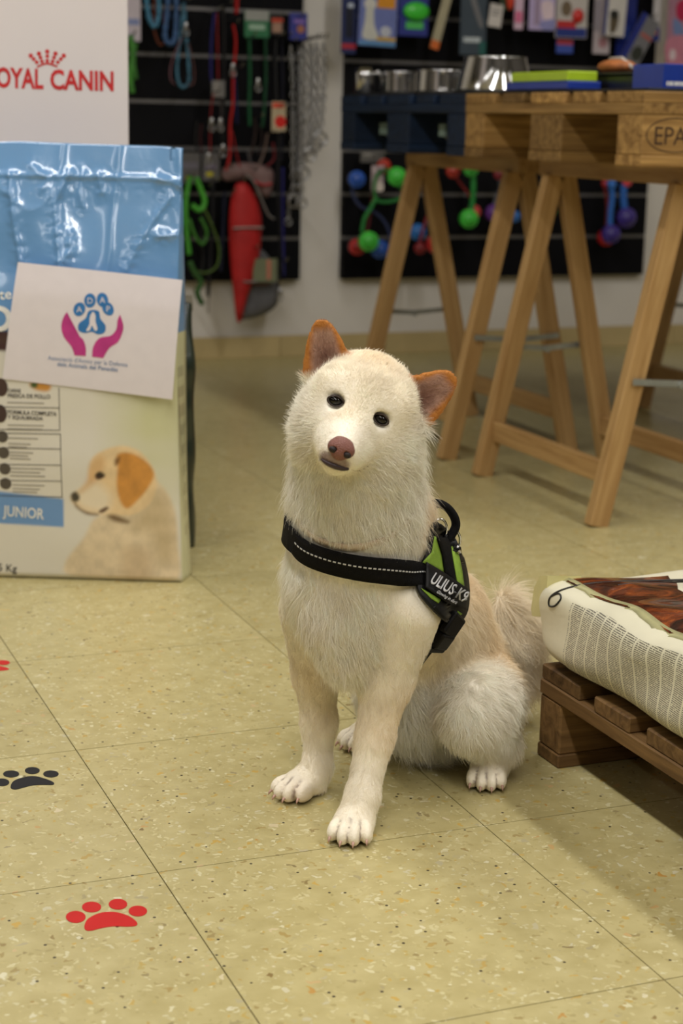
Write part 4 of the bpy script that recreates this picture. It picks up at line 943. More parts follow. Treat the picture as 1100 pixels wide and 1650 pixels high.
for c, d in CLAWS:
    q = [c, c + d * .003 + v3(0, 0, .0003), c + d * .0052 - v3(0, 0, .0018), c + d * .0064 - v3(0, 0, .0042)]
    MB().tube(q, [.0019, .0018, .0013, .0005], 8).build('claw', M_CLAW, dog)

# ------------------------------------------------------------------ harness
hn = thing('dog_harness', 'black and green padded harness strapped round the sitting dog', 'harness', DOG_O, DOG_RZ)
M_WEB = mat(srgb(15, 14, 15), 0.8, var=0.25, scale=160, bump=0.5, bscale=900, spec=0.15); M_BLK = mat(srgb(17, 16, 17), 0.55, var=.1, spec=.25); M_LIME = mat(srgb(140, 174, 64), 0.7, var=.08, scale=120, bump=0.3, bscale=900, spec=0.25)
M_REFL = mat(srgb(206, 206, 208), 0.35, var=.05); M_CHROME = mat(srgb(214, 214, 216), 0.14, 1.0, var=.03)
COVER = []           # points hidden under straps: no hair grows there
def near_skins(p, off):
    p = np.array(p, float)
    for _ in range(4): p = p - (dog_sd(p) - off)[:, None] * dog_n(p)
    return p
def near_skin(p, off): return near_skins(np.array(p, float)[None], off)[0]
def ribbon(name, path, width, m, off=.004, thick=.0022, parent=None, wdir=None, cover=True, nw=4, sink=0):
    """flat strap along surface points, wrapped across its width"""
    path = [np.array(p) for p in path]; vs = []; rows = []; n = len(path); nrm = dog_n(np.array(path))
    for i, p in enumerate(path):
        t = path[min(i + 1, n - 1)] - path[max(i - 1, 0)]; t /= np.linalg.norm(t); w = np.cross(nrm[i], t); w /= np.linalg.norm(w)
        rows.append([p + w * (k / nw - .5) * width for k in range(nw + 1)])
    offs = np.repeat([off - .005 * max(0, i - (n - 1 - sink)) for i in range(n)], nw + 1); flatq = near_skins(np.array(rows).reshape(-1, 3), offs); nn = dog_n(flatq)
    if cover: COVER.extend(list(flatq[:(n - 2 * sink) * (nw + 1)]))
    for i in range(n):
        sl_ = slice(i * (nw + 1), (i + 1) * (nw + 1)); vs += list(flatq[sl_]) + list(flatq[sl_] + nn[sl_] * thick)
    m2 = 2 * (nw + 1); fs = []
    ringi = list(range(nw + 1)) + [m2 - 1 - k for k in range(nw + 1)]
    for i in range(n - 1):
        for k in range(m2):
            a, b = ringi[k], ringi[(k + 1) % m2]; fs.append((i * m2 + a, i * m2 + b, (i + 1) * m2 + b, (i + 1) * m2 + a))
    fs += [[r for r in ringi][::-1], [(n - 1) * m2 + r for r in ringi]]
    o = MB().add(vs, fs, True).build(name, m, parent or hn); return o
chest_px = [(-0.1285, 0.3272), (-0.1210, 0.3183), (-0.1084, 0.3109), (-0.0899, 0.3045), (-0.0691, 0.2996), (-0.0440, 0.2955), (-0.0181, 0.2930), (0.0079, 0.2904), (0.0301, 0.2878)]
cp = hit_path(spline(chest_px, 5), .006)
# carry the chest strap on round the far shoulder in the same plane
c0, c1, c2 = cp[0], cp[len(cp) // 2], cp[-1]; pn = np.cross(c1 - c0, c2 - c0); pn /= np.linalg.norm(pn); ctr = v3(-.045, .03, 0); ctr = ctr + v3(0, 0, 1) * (pn @ (c0 - ctr)) / pn[2]
e1 = c0 - ctr; e1 /= np.linalg.norm(e1); e2 = np.cross(pn, e1)
if (cp[3] - ctr) @ e2 > 0: e2 = -e2
def ring_pts(c, dirs, off=.006, t0=.16):
    dirs = np.array(dirs); t = np.full(len(dirs), t0)
    for _ in range(50):
        s = dog_sd(c + dirs * t[:, None]) - off; t = np.maximum(t - s * .8, .01)
    return list(c + dirs * t[:, None])
ext = ring_pts(ctr, [e1 * math.cos(a) + e2 * math.sin(a) for a in np.linspace(.12, 1.5, 14)])
strap = ribbon('chest_strap', ext[::-1] + cp, .031, M_WEB, .0065, .0030)
# reflective stitching down its middle
mb = MB(); dense = []
allp = cp; acc = 0
for i in range(len(allp) - 1):
    for k in range(4): dense.append(allp[i] + (allp[i + 1] - allp[i]) * k / 4)
dn_ = dog_n(np.array(dense)); dl = np.cumsum([0] + [np.linalg.norm(dense[i + 1] - dense[i]) for i in range(len(dense) - 1)]); L_ = dl[-1] * .97; s_ = .006
up_shift = v3(0, 0, .003); ends = []
while s_ < L_ - .004:
    f = lambda s: np.array([np.interp(s, dl, [q[j] for q in dense]) for j in range(3)])
    ends += [f(s_) + up_shift, f(s_ + .0034) + up_shift]; s_ += .0055
ends = near_skins(np.array(ends), .0099); emid = dog_n((ends[::2] + ends[1::2]) / 2)
for a, b, n_ in zip(ends[::2], ends[1::2], emid):
    t_ = (b - a) / np.linalg.norm(b - a); w_ = np.cross(n_, t_)
    vs = [a - w_ * .0008, a + w_ * .0008, b + w_ * .0008, b - w_ * .0008]; vs = vs + [q + n_ * .0005 for q in vs]
    mb.add(vs, [(3, 2, 1, 0), (4, 5, 6, 7), (0, 1, 5, 4), (1, 2, 6, 5), (2, 3, 7, 6), (3, 0, 4, 7)])
o = mb.build('reflective_stitching', M_REFL, strap); o['kind'] = 'stuff'
def drape(name, poly, m, off, thick=.0015, parent=None, ml=.006, cover=False, fs=None, smooth=True):
    """cloth shape given by its outline on the dog's mid-plane, laid on the body with thickness"""
    V2, F2 = fill2d(poly, ml) if fs is None else (poly, fs)
    hq, hok = hits(V2, off); H = [q if k else None for q, k in zip(hq, hok)]
    ok = [i for i, q in enumerate(H) if q is not None]
    for i, q in enumerate(H):
        if q is None:
            j = min(ok, key=lambda k: (V2[k][0] - V2[i][0]) ** 2 + (V2[k][1] - V2[i][1]) ** 2); d = v3(V2[i][0], 0, V2[i][1]) - EYE; d /= np.linalg.norm(d); H[i] = EYE + d * ((H[j] - EYE) @ d)
    H = np.array(H)
    if cover: COVER.extend(list(H))
    o = np_mesh(name, H, F2, m, parent or hn, smooth=smooth); sd = o.modifiers.new('thickness', 'SOLIDIFY'); sd.thickness = thick; sd.offset = 0.0; return o
panel = spline([(0.0340, 0.3531), (0.0474, 0.3474), (0.0626, 0.3311), (0.0716, 0.3062), (0.0778, 0.2758), (0.0773, 0.2474), (0.0689, 0.2317), (0.0572, 0.2284), (0.0426, 0.2405), (0.0266, 0.2571), (0.0172, 0.2723), (0.0181, 0.2922), (0.0250, 0.3091), (0.0310, 0.3304)], 4, True)
saddle = drape('side_panel', panel, M_BLK, .007, .004, cover=True)
for g in ([(0.0360, 0.3366), (0.0428, 0.3291), (0.0471, 0.3110), (0.0503, 0.2905), (0.0297, 0.3008), (0.0229, 0.3045), (0.0333, 0.3168)], [(0.0549, 0.3294), (0.0615, 0.3204), (0.0658, 0.3122), (0.0697, 0.2947), (0.0729, 0.2749), (0.0651, 0.2786), (0.0590, 0.3082)],
          [(0.0217, 0.2724), (0.0458, 0.2590), (0.0430, 0.2544), (0.0339, 0.2603)], [(0.0662, 0.2456), (0.0716, 0.2418), (0.0665, 0.2379)]):
    drape('green_fabric', [tuple(q) for q in g], M_LIME, .0096, .0012, saddle, .006)
drape('back_band', [(0.0389, 0.3351), (0.0536, 0.3354), (0.0574, 0.3097), (0.0621, 0.2793), (0.0499, 0.2913), (0.0463, 0.3133)], M_WEB, .0115, .0016, saddle)
patch = drape('name_patch', [(0.0274, 0.3045), (0.0522, 0.2898), (0.0794, 0.2712), (0.0781, 0.2458), (0.0518, 0.2568), (0.0268, 0.2740)], M_BLK, .0135, .0018)
def patch_text(body, p0, p1, cap, bold=0.0, shear=0.0, sp=1.0):
    q, tf = put_text(body, p0, p1, cap, bold, shear, sp); return q, tf
q_, f_ = patch_text('ULIUS-K9', (0.0318, 0.2802), (0.0740, 0.2558), .0145, .02); drape('patch_lettering', q_, M_REFL, .0182, .0004, patch, fs=f_)
q_, f_ = patch_text('Glowing in dark', (0.0403, 0.2674), (0.0645, 0.2533), .0042, .0, .35); drape('patch_lettering', q_, M_REFL, .0182, .0004, patch, fs=f_)
q_, f_ = patch_text('®', (0.0735, 0.2596), (0.0758, 0.2581), .0030); drape('patch_lettering', q_, M_REFL, .0182, .0004, patch, fs=f_)
# girth strap with its buckle, running down behind the elbow and under the chest
SKIP.update(('leg', 'paw', 'toe'))
gp = hit_path(spline([(0.0597, 0.2424), (0.0491, 0.2252), (0.0356, 0.2047), (0.0233, 0.1897), (0.0110, 0.1761), (-0.0021, 0.1633)], 6), .006)
girth = ribbon('girth_strap', gp, .025, M_WEB, .0060, .0026, sink=2)
def frame_at(i): 
    p = gp[i]; n_ = dog_n(p[None])[0]; t_ = gp[min(i + 2, len(gp) - 1)] - gp[max(i - 2, 0)]; t_ /= np.linalg.norm(t_); w_ = np.cross(n_, t_); return p, n_, t_, w_
def block(name, i, l, w, h, o, par, bev=.002):
    p, n_, t_, w_ = frame_at(i); rot = Matrix([[t_[k], w_[k], n_[k]] for k in range(3)]); mb = MB().box((0, 0, 0), (l, w, h)); ob = mb.build(name, M_BLK, par, bev, 2)
    ob.matrix_local = Matrix.Translation(Vector(p + n_ * o)) @ rot.to_4x4(); return ob
bk_ = block('buckle', 4, .030, .031, .010, .010, hn, .003); block('buckle_latch', 9, .022, .026, .012, .011, hn, .003); block('strap_slider', 12, .008, .031, .008, .010, hn)
SKIP.clear()
# carrying handle and the metal ring on the back
hp = spline([(0.0340, 0.0660, 0.3564), (0.0416, 0.0700, 0.3611), (0.0534, 0.0740, 0.3558), (0.0630, 0.0760, 0.3438), (0.0657, 0.0760, 0.3322), (0.0605, 0.0720, 0.3213), (0.0521, 0.0660, 0.3116), (0.0482, 0.0580, 0.3026)], 5)
MB().tube(hp, .0085, 10, flat=.62).build('handle', M_WEB, hn)
for cpx, an in (((0.0643, 0.0800, 0.3116), .5), ((0.0451, 0.0600, 0.3309), .2)):
    c = A(cpx); MB().tube([c + v3(math.cos(t) * .009 * math.cos(an), math.cos(t) * .009 * math.sin(an), math.sin(t) * .013) for t in [2 * math.pi * k / 20 for k in range(20)]], .0016, 8, closed=True).build('ring', M_CHROME, hn)
MB().tube([A((0.0662, 0.0820, 0.3048)), A((0.0711, 0.0820, 0.2954))], .004, 8).build('ring_clip', M_CHROME, hn)

# collar half sunk in the ruff
kp = hit_path([(-0.1303, 0.3498), (-0.0533, 0.3181), (0.0090, 0.3541)], .006); cn = np.cross(kp[1] - kp[0], kp[2] - kp[0]); cn /= np.linalg.norm(cn); cc = v3(-.058, -.02, 0); cc = cc + v3(0, 0, 1) * (cn @ (kp[0] - cc)) / cn[2]
if cn[2] < 0: cn = -cn
a1 = np.cross(cn, v3(0, 1, 0)); a1 /= np.linalg.norm(a1); a2 = np.cross(cn, a1)
cring = ring_pts(cc, [a1 * math.cos(t) + a2 * math.sin(t) for t in np.linspace(0, 2 * math.pi, 64, endpoint=False)], .0008, .105)
ck = thing('dog_collar', 'thin pale beige collar sunk in the dog\'s neck ruff', 'collar', DOG_O, DOG_RZ)
vs = []; 
for q in cring:
    r_ = q - cc; r_ = r_ - cn * (r_ @ cn); r_ /= np.linalg.norm(r_); vs += [q - cn * .0055, q + cn * .0055, q + cn * .0055 + r_ * .0022, q - cn * .0055 + r_ * .0022]
fs = [(4 * i + k, 4 * i + (k + 1) % 4, 4 * ((i + 1) % 64) + (k + 1) % 4, 4 * ((i + 1) % 64) + k) for i in range(64) for k in range(4)]
MB().add(vs, fs, True).build('collar_band', mat(srgb(206, 184, 164), 0.6), ck)

# ------------------------------------------------------------------ coat
def make_coat(n_str):
    T = np.concatenate([Q[:, [0, 1, 2]], Q[:, [0, 2, 3]]]); a, b, c = V[T[:, 0]], V[T[:, 1]], V[T[:, 2]]
    ar = np.linalg.norm(np.cross(b - a, c - a), axis=1) / 2; cm = (a + b + c) / 3
    # more hair on the side that shows, and on the face
    face = np.exp(-(np.linalg.norm(cm - HD(0, 0, -.01), axis=1) / .085) ** 2); w = ar * (1 + 1.6 * face); w /= w.sum()
    ti = rng.choice(len(T), n_str, p=w); r1, r2 = rng.random(n_str), rng.random(n_str); fl = r1 + r2 > 1; r1[fl] = 1 - r1[fl]; r2[fl] = 1 - r2[fl]
    t = T[ti]; wt = np.stack([1 - r1 - r2, r1, r2], 1)
    P = (V[t] * wt[..., None]).sum(1); Nn = (DN[t] * wt[..., None]).sum(1); Nn /= np.linalg.norm(Nn, axis=1, keepdims=True)
    ln = (HLEN[t] * wt).sum(1); co = (HCOL[t] * wt[..., None]).sum(1); er = (HEAR[t] * wt).sum(1); tail = (HW['tail'][t] * wt).sum(1)
    allw = sum(HW[k][t] for k in HW); hdw = ((HW['head'] + HW['cheek'] + HW['muzzle'])[t] / allw * wt).sum(1); tw = (HW['tail'][t] / allw * wt).sum(1); lw = ((HW['leg'] + HW['paw'] + HW['toe'])[t] / allw * wt).sum(1)
    keep = np.ones(n_str, bool)
    CV = np.array(COVER)
    for s in range(0, n_str, 20000):
        d = ((P[s:s + 20000, None, :] - CV[None]) ** 2).sum(-1).min(1) if len(CV) < 1500 else np.min([((P[s:s + 20000, None, :] - CV[None, k:k + 1000]) ** 2).sum(-1).min(1) for k in range(0, len(CV), 1000)], 0)
        keep[s:s + 20000] = d > .0085 ** 2; ln[s:s + 20000] *= np.clip((np.sqrt(d) - .004) / .024, .3, 1)
    for q in (NC_,): keep &= np.linalg.norm(P - q, axis=1) > .0115
    for s in (-1, 1): keep &= np.linalg.norm((P - HD(s * .0266, 0, 0)) @ HR.T / v3(.0096, .03, .0066), axis=1) > 1
    keep &= P[:, 2] > .004
    P, Nn, ln, co, er, hdw, tw, lw = (q[keep] for q in (P, Nn, ln, co, er, hdw, tw, lw)); n = len(P)
    # lie of the coat: back from the nose on the head, down and back on the trunk, down the legs, outwards on the tail
    away = P - HD(-.004, .05, -.035); away /= np.linalg.norm(away, axis=1, keepdims=True)
    back = v3(.30, .42, -.85)[None, :] + 0 * P; down = v3(0, 0, -1)[None, :] + 0 * P; tl = v3(.5, .1, -.5)[None, :] + 0 * P
    D = away * (hdw * 1.0)[:, None] + back * np.clip(1 - hdw - tw - lw, 0, 1)[:, None] + down * lw[:, None] + tl * tw[:, None]
    for E in EARS: D = D + (E[0][1][None, :] * 2.0) * (er * (np.linalg.norm(P - E[0][0], axis=1) < .1))[:, None]
    sw = np.stack([vnoise(P, 45, 21), vnoise(P, 45, 22), vnoise(P, 45, 23)], 1) - .5; sw2 = np.stack([vnoise(P, 150, 24), vnoise(P, 150, 25), vnoise(P, 150, 26)], 1) - .5
    D = D + sw * .7 + sw2 * (1.5 - 1.0 * hdw)[:, None] + rng.normal(0, .16, (n, 3)); ln = ln * (.72 + .56 * vnoise(P, 110, 31))
    D = D - Nn * (D * Nn).sum(1, keepdims=True); D /= np.linalg.norm(D, axis=1, keepdims=True) + 1e-9
    lift = (.38 + .30 * rng.random(n) + .15 * tw + .55 * (rng.random(n) < .10) * (1 - lw))[:, None]; ln = ln * (.65 + .6 * rng.random(n)); ln = ln[:, None]
    k = 5; pts = np.empty((n, k, 3), np.float32)
    for i in range(k):
        s = i / (k - 1); pts[:, i] = P + (D * s + Nn * (lift * (s - .42 * s * s) )) * ln * .95 - Nn * .0004 + v3(0, 0, -1) * (ln * s * s * .10)
    pts[..., 2] = np.maximum(pts[..., 2], .0006)
    hc = bpy.data.hair_curves.new('coat'); hc.add_curves([k] * n)
    hc.attributes['position'].data.foreach_set('vector', pts.reshape(-1))
    rad = np.tile(np.linspace(1, .15, k, dtype=np.float32), (n, 1)) * (.00013 + .00006 * np.clip(ln / .018, 0, 1)).astype(np.float32)
    at = hc.attributes.get('radius') or hc.attributes.new('radius', 'FLOAT', 'POINT'); at.data.foreach_set('value', rad.reshape(-1))
    cc = np.ones((n, 4), np.float32); cc[:, :3] = np.clip(co * (.95 + .14 * rng.random(n))[:, None], 0, 1); ca = hc.attributes.new('col', 'FLOAT_COLOR', 'CURVE'); ca.data.foreach_set('color', cc.reshape(-1))
    m, nt, b = newmat('dog_hair'); at_ = N(nt, 'ShaderNodeAttribute', attribute_name='col'); nt.links.new(at_.outputs['Color'], b.inputs['Base Color']); b.inputs['Roughness'].default_value = .55; b.inputs['Specular IOR Level'].default_value = .25
    hc.materials.append(m); o = link('coat', hc, dog); o['kind'] = 'stuff'; return o
make_coat(260000)
# ------------------------------------------------------------------ slat display boards on the back wall
M_SLAT = mat(srgb(14, 14, 18), 0.7, var=0.15, scale=3, spec=.12); M_ALU = mat(srgb(124, 122, 122), 0.42, 0.6, var=0.1, scale=6)
def slatboard(label, x0, x1, group):
    t = thing('slat_board', label, 'display board', (x0, 3.965, 0), 0, group)
    z = 0.272; k = 0
    while z < 2.3:
        z1 = 0.4155 + 0.1505 * k
        boxpart('slat', (0, 0, z), (x1 - x0, 0.0345, z1 - .006), M_SLAT, t, 0.002)
        boxpart('metal_strip', (0.0, 0.004, z1 - .0055), (x1 - x0, 0.0345, z1 + .0055), M_ALU, t)
        z = z1 + .006; k += 1
    return t
board_l = slatboard('black slatted display board behind the hanging leads and chains', 0.30, 1.612, 'slat boards on the white wall')
board_r = slatboard('black slatted display board behind the trestle table', 1.772, 2.992, 'slat boards on the white wall')
M_HOOK = mat(srgb(150, 150, 152), 0.25, 1.0)
def hook(x, z, y=3.82):
    par = board_l if x < 1.7 else board_r
    p = Vector((x, 0, z)) - Vector((par.location.x, 0, 0))
    MB().tube([(p.x, 0.004, p.z), (p.x, y - 3.965 - .02, p.z), (p.x, y - 3.965 - .032, p.z + .012)], 0.0028, 6).build('hook', M_HOOK, par)
HY = 3.86
S_ = 0.00223                                     # metres per picture unit on that plane
def colmat(c, r=0.35, coat=0.25): return mat(srgb(*c), r, var=0.06, scale=25, coat=coat)
# hanging packages: card, printed fields and a shallow blister
def package(label, cat, px, col, prints=(), blister=None, y=HY, tilt=0.0, group=None, hk=True, name='hanging_package'):
    x0, y0, x1, y1 = px; a, b = WV(x0, y1), WV(x1, y0); cx = (a[0] + b[0]) / 2; w, h = b[0] - a[0], b[1] - a[1]
    t = thing(name, label, cat, (cx, y, b[1]), 0, group); t.rotation_euler = (0, tilt, 0)
    boxpart('card', (-w / 2, 0, -h), (w / 2, 0.003, 0), colmat(col), t)
    for k, (kind, q, c) in enumerate(prints):
        u = lambda x: (x - x0) / (x1 - x0) * w - w / 2; v = lambda yy: -(yy - y0) / (y1 - y0) * h
        if kind == 'r': poly = [(u(q[0]), v(q[3])), (u(q[2]), v(q[3])), (u(q[2]), v(q[1])), (u(q[0]), v(q[1]))]
        elif kind == 'e': poly = circle2d((u(q[0]), v(q[1])), q[2] * S_, 16, q[3] * S_)
        else: poly = spline([(u(p[0]), v(p[1])) for p in q], 4, True)
        MB().prism(poly, -0.0008 - .0004 * k, 0.0, 'y').build('printed_field', colmat(c), t)
    if blister:
        q, c, d = blister; u = lambda x: (x - x0) / (x1 - x0) * w - w / 2; v = lambda yy: -(yy - y0) / (y1 - y0) * h
        MB().ell((u((q[0] + q[2]) / 2), -d * .4, v((q[1] + q[3]) / 2)), ((q[2] - q[0]) / 2 * S_, d, (q[3] - q[1]) / 2 * S_), 14).build('contents', colmat(c, 0.4), t)
    if hk: hook(cx, b[1] - .012 if tilt == 0 else b[1])
    return t
PG = 'packages hanging on the right slat board'
package('narrow navy package with a red stripe at the board edge', 'package', (549, -40, 575, 86), (34, 44, 92), (('e', (565, 9, 5, 4), (200, 210, 226)), ('r', (550, 70, 575, 78), (176, 44, 58)), ('r', (556, 12, 570, 60), (20, 24, 44))), group=PG)
package('lilac package showing a white bone shape under an orange corner', 'package', (576, -60, 640, 74), (112, 124, 186), (('r', (606, -10, 636, 13), (222, 150, 40)), ('e', (594, 8, 10, 9), (214, 212, 206)), ('s', ((588, 14), (599, 14), (602, 40), (610, 62), (584, 62), (586, 36)), (206, 206, 198)), ('e', (622, 50, 9, 8), (196, 200, 214)), ('r', (607, 59, 639, 65), (206, 168, 74)), ('r', (577, 66, 639, 73), (96, 146, 196))), y=3.84, tilt=.03, group=PG)
package('blue package with a bright green toy', 'package', (641, -60, 692, 57), (48, 58, 140), (('r', (654, 34, 684, 46), (84, 190, 96)),), ((648, 4, 692, 32), (66, 206, 60), .018), group=PG)
package('beige chew stick package with an orange tip, hanging askew', 'package', (722, -50, 740, 84), (176, 168, 140), (('r', (722, 70, 740, 84), (214, 110, 50)),), tilt=.26, group=PG)
package('grey blue pouch with a white word, beside the chew stick', 'package', (736, -30, 782, 88), (66, 78, 90), (('r', (742, 60, 772, 68), (196, 206, 212)), ('r', (770, 66, 782, 88), (40, 96, 92)), ('s', ((745, -20), (752, -22), (775, 36), (768, 40)), (120, 120, 124))), y=3.84, group=PG)
package('white price tag hanging beside the grey blue pouch', 'tag', (781, 8, 803, 44), (214, 208, 204), (('r', (785, 18, 799, 20), (120, 116, 116)), ('r', (785, 24, 797, 26), (120, 116, 116))), y=3.82, tilt=.12, name='price_tag')
package('small red toy card above the big steel bowl', 'package', (806, -50, 829, 16), (40, 62, 36), (), ((815, -20, 829, 15), (222, 70, 44), .014), group=PG)
package('narrow pink and white package beside the lilac one', 'package', (828, -60, 846, 47), (226, 196, 218), (('r', (829, 18, 844, 36), (226, 120, 160)),), group=PG)
package('pale lilac crinkled package with a blue corner', 'package', (847, -60, 893, 48), (196, 180, 224), (('s', ((868, 5), (888, 3), (890, 30), (874, 32)), (236, 214, 226)), ('s', ((866, 36), (892, 30), (892, 46), (872, 47)), (150, 150, 206)), ('r', (856, -10, 866, 40), (170, 150, 180))), y=3.84, group=PG)
package('white cat toy card with a red ball and a blue foot', 'package', (894, -60, 950, 60), (206, 200, 196), (('r', (895, 44, 949, 59), (44, 62, 140)), ('r', (896, 33, 930, 45), (196, 52, 58)), ('e', (912, 14, 9, 12), (120, 104, 84))), ((922, 14, 942, 36), (214, 40, 36), .014), group=PG)
package('small red and blue card under the cat toy card', 'package', (900, 61, 928, 85), (64, 88, 176), (('r', (901, 62, 927, 72), (186, 70, 84)),), y=3.88, group=PG, hk=False)
package('tall grey white sleeve behind the dog picture package', 'package', (959, -40, 992, 86), (196, 184, 190), (('r', (960, 0, 970, 50), (168, 160, 170)), ('e', (978, 68, 8, 8), (178, 130, 140))), y=3.88, group=PG)
package('white package with a dark animal picture and navy edge', 'package', (972, -60, 1012, 58), (214, 210, 206), (('r', (972, -40, 977, 58), (44, 56, 130)), ('s', ((984, 18), (998, 24), (996, 48), (986, 54), (983, 34)), (96, 84, 66)), ('e', (990, 24, 8, 7), (40, 40, 36))), y=3.84, tilt=.06, group=PG)
package('navy package hanging behind the tilted one', 'package', (996, -20, 1032, 92), (32, 46, 128), (('r', (1002, 40, 1020, 62), (52, 74, 160)),), y=3.88, group=PG)
package('grey and navy package tilted over the blue box', 'package', (1020, 30, 1056, 112), (120, 120, 126), (('r', (1020, 30, 1030, 112), (34, 48, 136)), ('r', (1034, 58, 1056, 64), (176, 96, 90)), ('e', (1044, 92, 10, 12), (54, 58, 52))), y=3.82, tilt=.50, group=PG)
package('white strip package with a navy foot beside the pink sheet', 'package', (1050, -50, 1068, 66), (204, 200, 204), (('r', (1050, 44, 1068, 66), (46, 62, 146)), ('e', (1056, 52, 5, 4), (220, 140, 110))), y=3.86, group=PG)
package('pink patterned sheet package at the right picture edge', 'package', (1069, -60, 1120, 103), (176, 130, 152), (('s', ((1086, 6), (1102, 0), (1112, 20), (1098, 34), (1086, 26)), (190, 40, 84)), ('s', ((1080, 30), (1098, 40), (1104, 60), (1084, 58)), (120, 140, 190)), ('s', ((1070, 64), (1110, 58), (1110, 100), (1072, 100)), (206, 134, 156)), ('e', (1082, 88, 6, 9), (224, 206, 214))), y=3.85, group=PG)

# ball and rope toys on the lower hooks of the right board
def ball_toy(label, balls, ropes, y=3.87, group='ball toys under the table'):
    c = WV(*balls[0][:2]); t = thing('ball_toy', label, 'dog toy', (c[0], y, c[1]), 0, group)
    rel = lambda p, d=0: (WV(*p)[0] - c[0], d, WV(*p)[1] - c[1])
    for k, (x, yy, r, col) in enumerate(balls):
        b = MB().ell(rel((x, yy), -.006 * (k % 3)), (r * S_,) * 3, 20).build('ball', mat(srgb(*col), 0.4, var=0.25, scale=30, coat=0.1), t)
        q = rel((x, yy), -.006 * (k % 3)); MB().tube([(q[0] + r * S_ * 1.0 * math.cos(a) * .9, q[1] - r * S_ * .42, q[2] + r * S_ * .9 * math.sin(a)) for a in [2 * math.pi * i / 20 for i in range(20)]], 0.0022, 6, closed=True).build('seam', mat(srgb(*[min(255, int(v * 1.25 + 18)) for v in col]), 0.5), b)
    for pts, col, r in ropes:
        pp_ = spline([rel(p, .004) for p in pts], 5); MB().tube(pp_, r, 8).build('rope', mat(srgb(*col), 0.7, var=0.3, scale=220), t)
    return t
GRN, BLU, RED, PUR = (70, 196, 66), (38, 82, 170), (176, 34, 36), (62, 46, 132)
ball_toy('green two ball rope toy looping round a hook', ((634, 284, 14.5, GRN), (588, 388, 15.5, GRN)), ((((634, 297), (646, 306), (644, 318), (622, 325), (604, 322), (600, 305), (603, 285), (614, 274), (628, 276)), (36, 120, 52), .0062), (((603, 318), (594, 335), (584, 352), (580, 374)), (38, 126, 54), .0075)), 3.84)
ball_toy('blue two ball toy with a dark blue rope beside the green one', ((577, 289, 13, BLU), (613, 402, 14.5, BLU)), ((((571, 302), (574, 318), (586, 334), (606, 342), (622, 356), (632, 378), (630, 396), (620, 404)), (44, 54, 92), .0055),), 3.88)
ball_toy('red two ball toy half hidden behind the green one', ((625, 268, 11, (176, 50, 34)), (581, 399, 13, RED)), ((((625, 276), (612, 300), (606, 340), (600, 372), (590, 392)), (96, 26, 30), .005),), 3.905)
ball_toy('blue ball toy with a grey rope between the first trestle legs', ((674, 374, 13, (40, 110, 186)), (660, 330, 6, (52, 60, 96))), ((((660, 330), (672, 306), (688, 304), (694, 326), (692, 354), (682, 372)), (74, 84, 110), .0065),), 3.87)
ball_toy('red ball toy with a red rope between the first trestle legs', ((690, 391, 15, (186, 40, 40)), (664, 398, 9, (120, 24, 30))), ((((684, 330), (698, 350), (706, 368), (702, 384)), (140, 30, 40), .006), (((664, 398), (674, 360), (684, 330)), (130, 28, 36), .005)), 3.805)
ball_toy('green ball toy on a broad green strap', ((750, 352, 15, GRN), (752, 272, 12, (60, 160, 60))), ((((758, 276), (759, 300), (757, 330), (752, 344)), (34, 130, 52), .0105),), 3.84)
ball_toy('pink red ball toy behind the green strap toy', ((768, 342, 11, (206, 70, 66)), (733, 276, 11, (170, 52, 40))), ((((733, 276), (748, 296), (764, 318), (768, 336)), (150, 44, 44), .005),), 3.89)
ball_toy('purple ball toy on a grey strap beside the second trestle', ((794, 343, 13.5, (92, 44, 128)), (802, 280, 9, (120, 34, 44))), ((((802, 280), (808, 300), (800, 324), (795, 336)), (96, 98, 110), .009),), 3.86)
ball_toy('small blue ball toy seen between the crossing trestle legs', ((832, 349, 9, (50, 104, 176)), (830, 300, 6, (90, 60, 60))), ((((830, 300), (834, 320), (832, 342)), (60, 64, 96), .005),), 3.88)
ball_toy('green ball toy mostly hidden by the near trestle leg', ((889, 340, 10, GRN), (900, 298, 8, GRN)), ((((900, 298), (894, 316), (890, 334)), (36, 126, 50), .006),), 3.88)
ball_toy('violet ball toy on a long blue strap', ((974, 376, 15.5, PUR), (975, 296, 6, (50, 110, 196))), ((((972, 292), (978, 312), (975, 340), (974, 366)), (44, 104, 190), .011),), 3.82)
ball_toy('violet ball toy on a short blue strap', ((1003, 350, 16.5, PUR), (1003, 292, 8, (226, 70, 84))), ((((1001, 296), (1000, 316), (1002, 338)), (44, 104, 190), .014),), 3.84)
ball_toy('red ball toy behind the violet balls', ((986, 384, 14, (190, 30, 36)), (984, 296, 6, (150, 30, 34))), ((((984, 296), (990, 330), (988, 372)), (120, 28, 34), .006),), 3.91)
package('small printed paper tag among the ball toys', 'tag', (598, 267, 618, 308), (190, 172, 176), (('r', (600, 280, 612, 283), (120, 100, 104)), ('s', ((606, 292), (618, 298), (616, 308), (604, 306)), (226, 214, 206))), y=3.86, name='price_tag')
package('grey label above the ball toys', 'tag', (588, 244, 626, 262), (96, 94, 92), (('r', (592, 248, 616, 252), (150, 146, 142)),), y=3.9, name='price_tag')

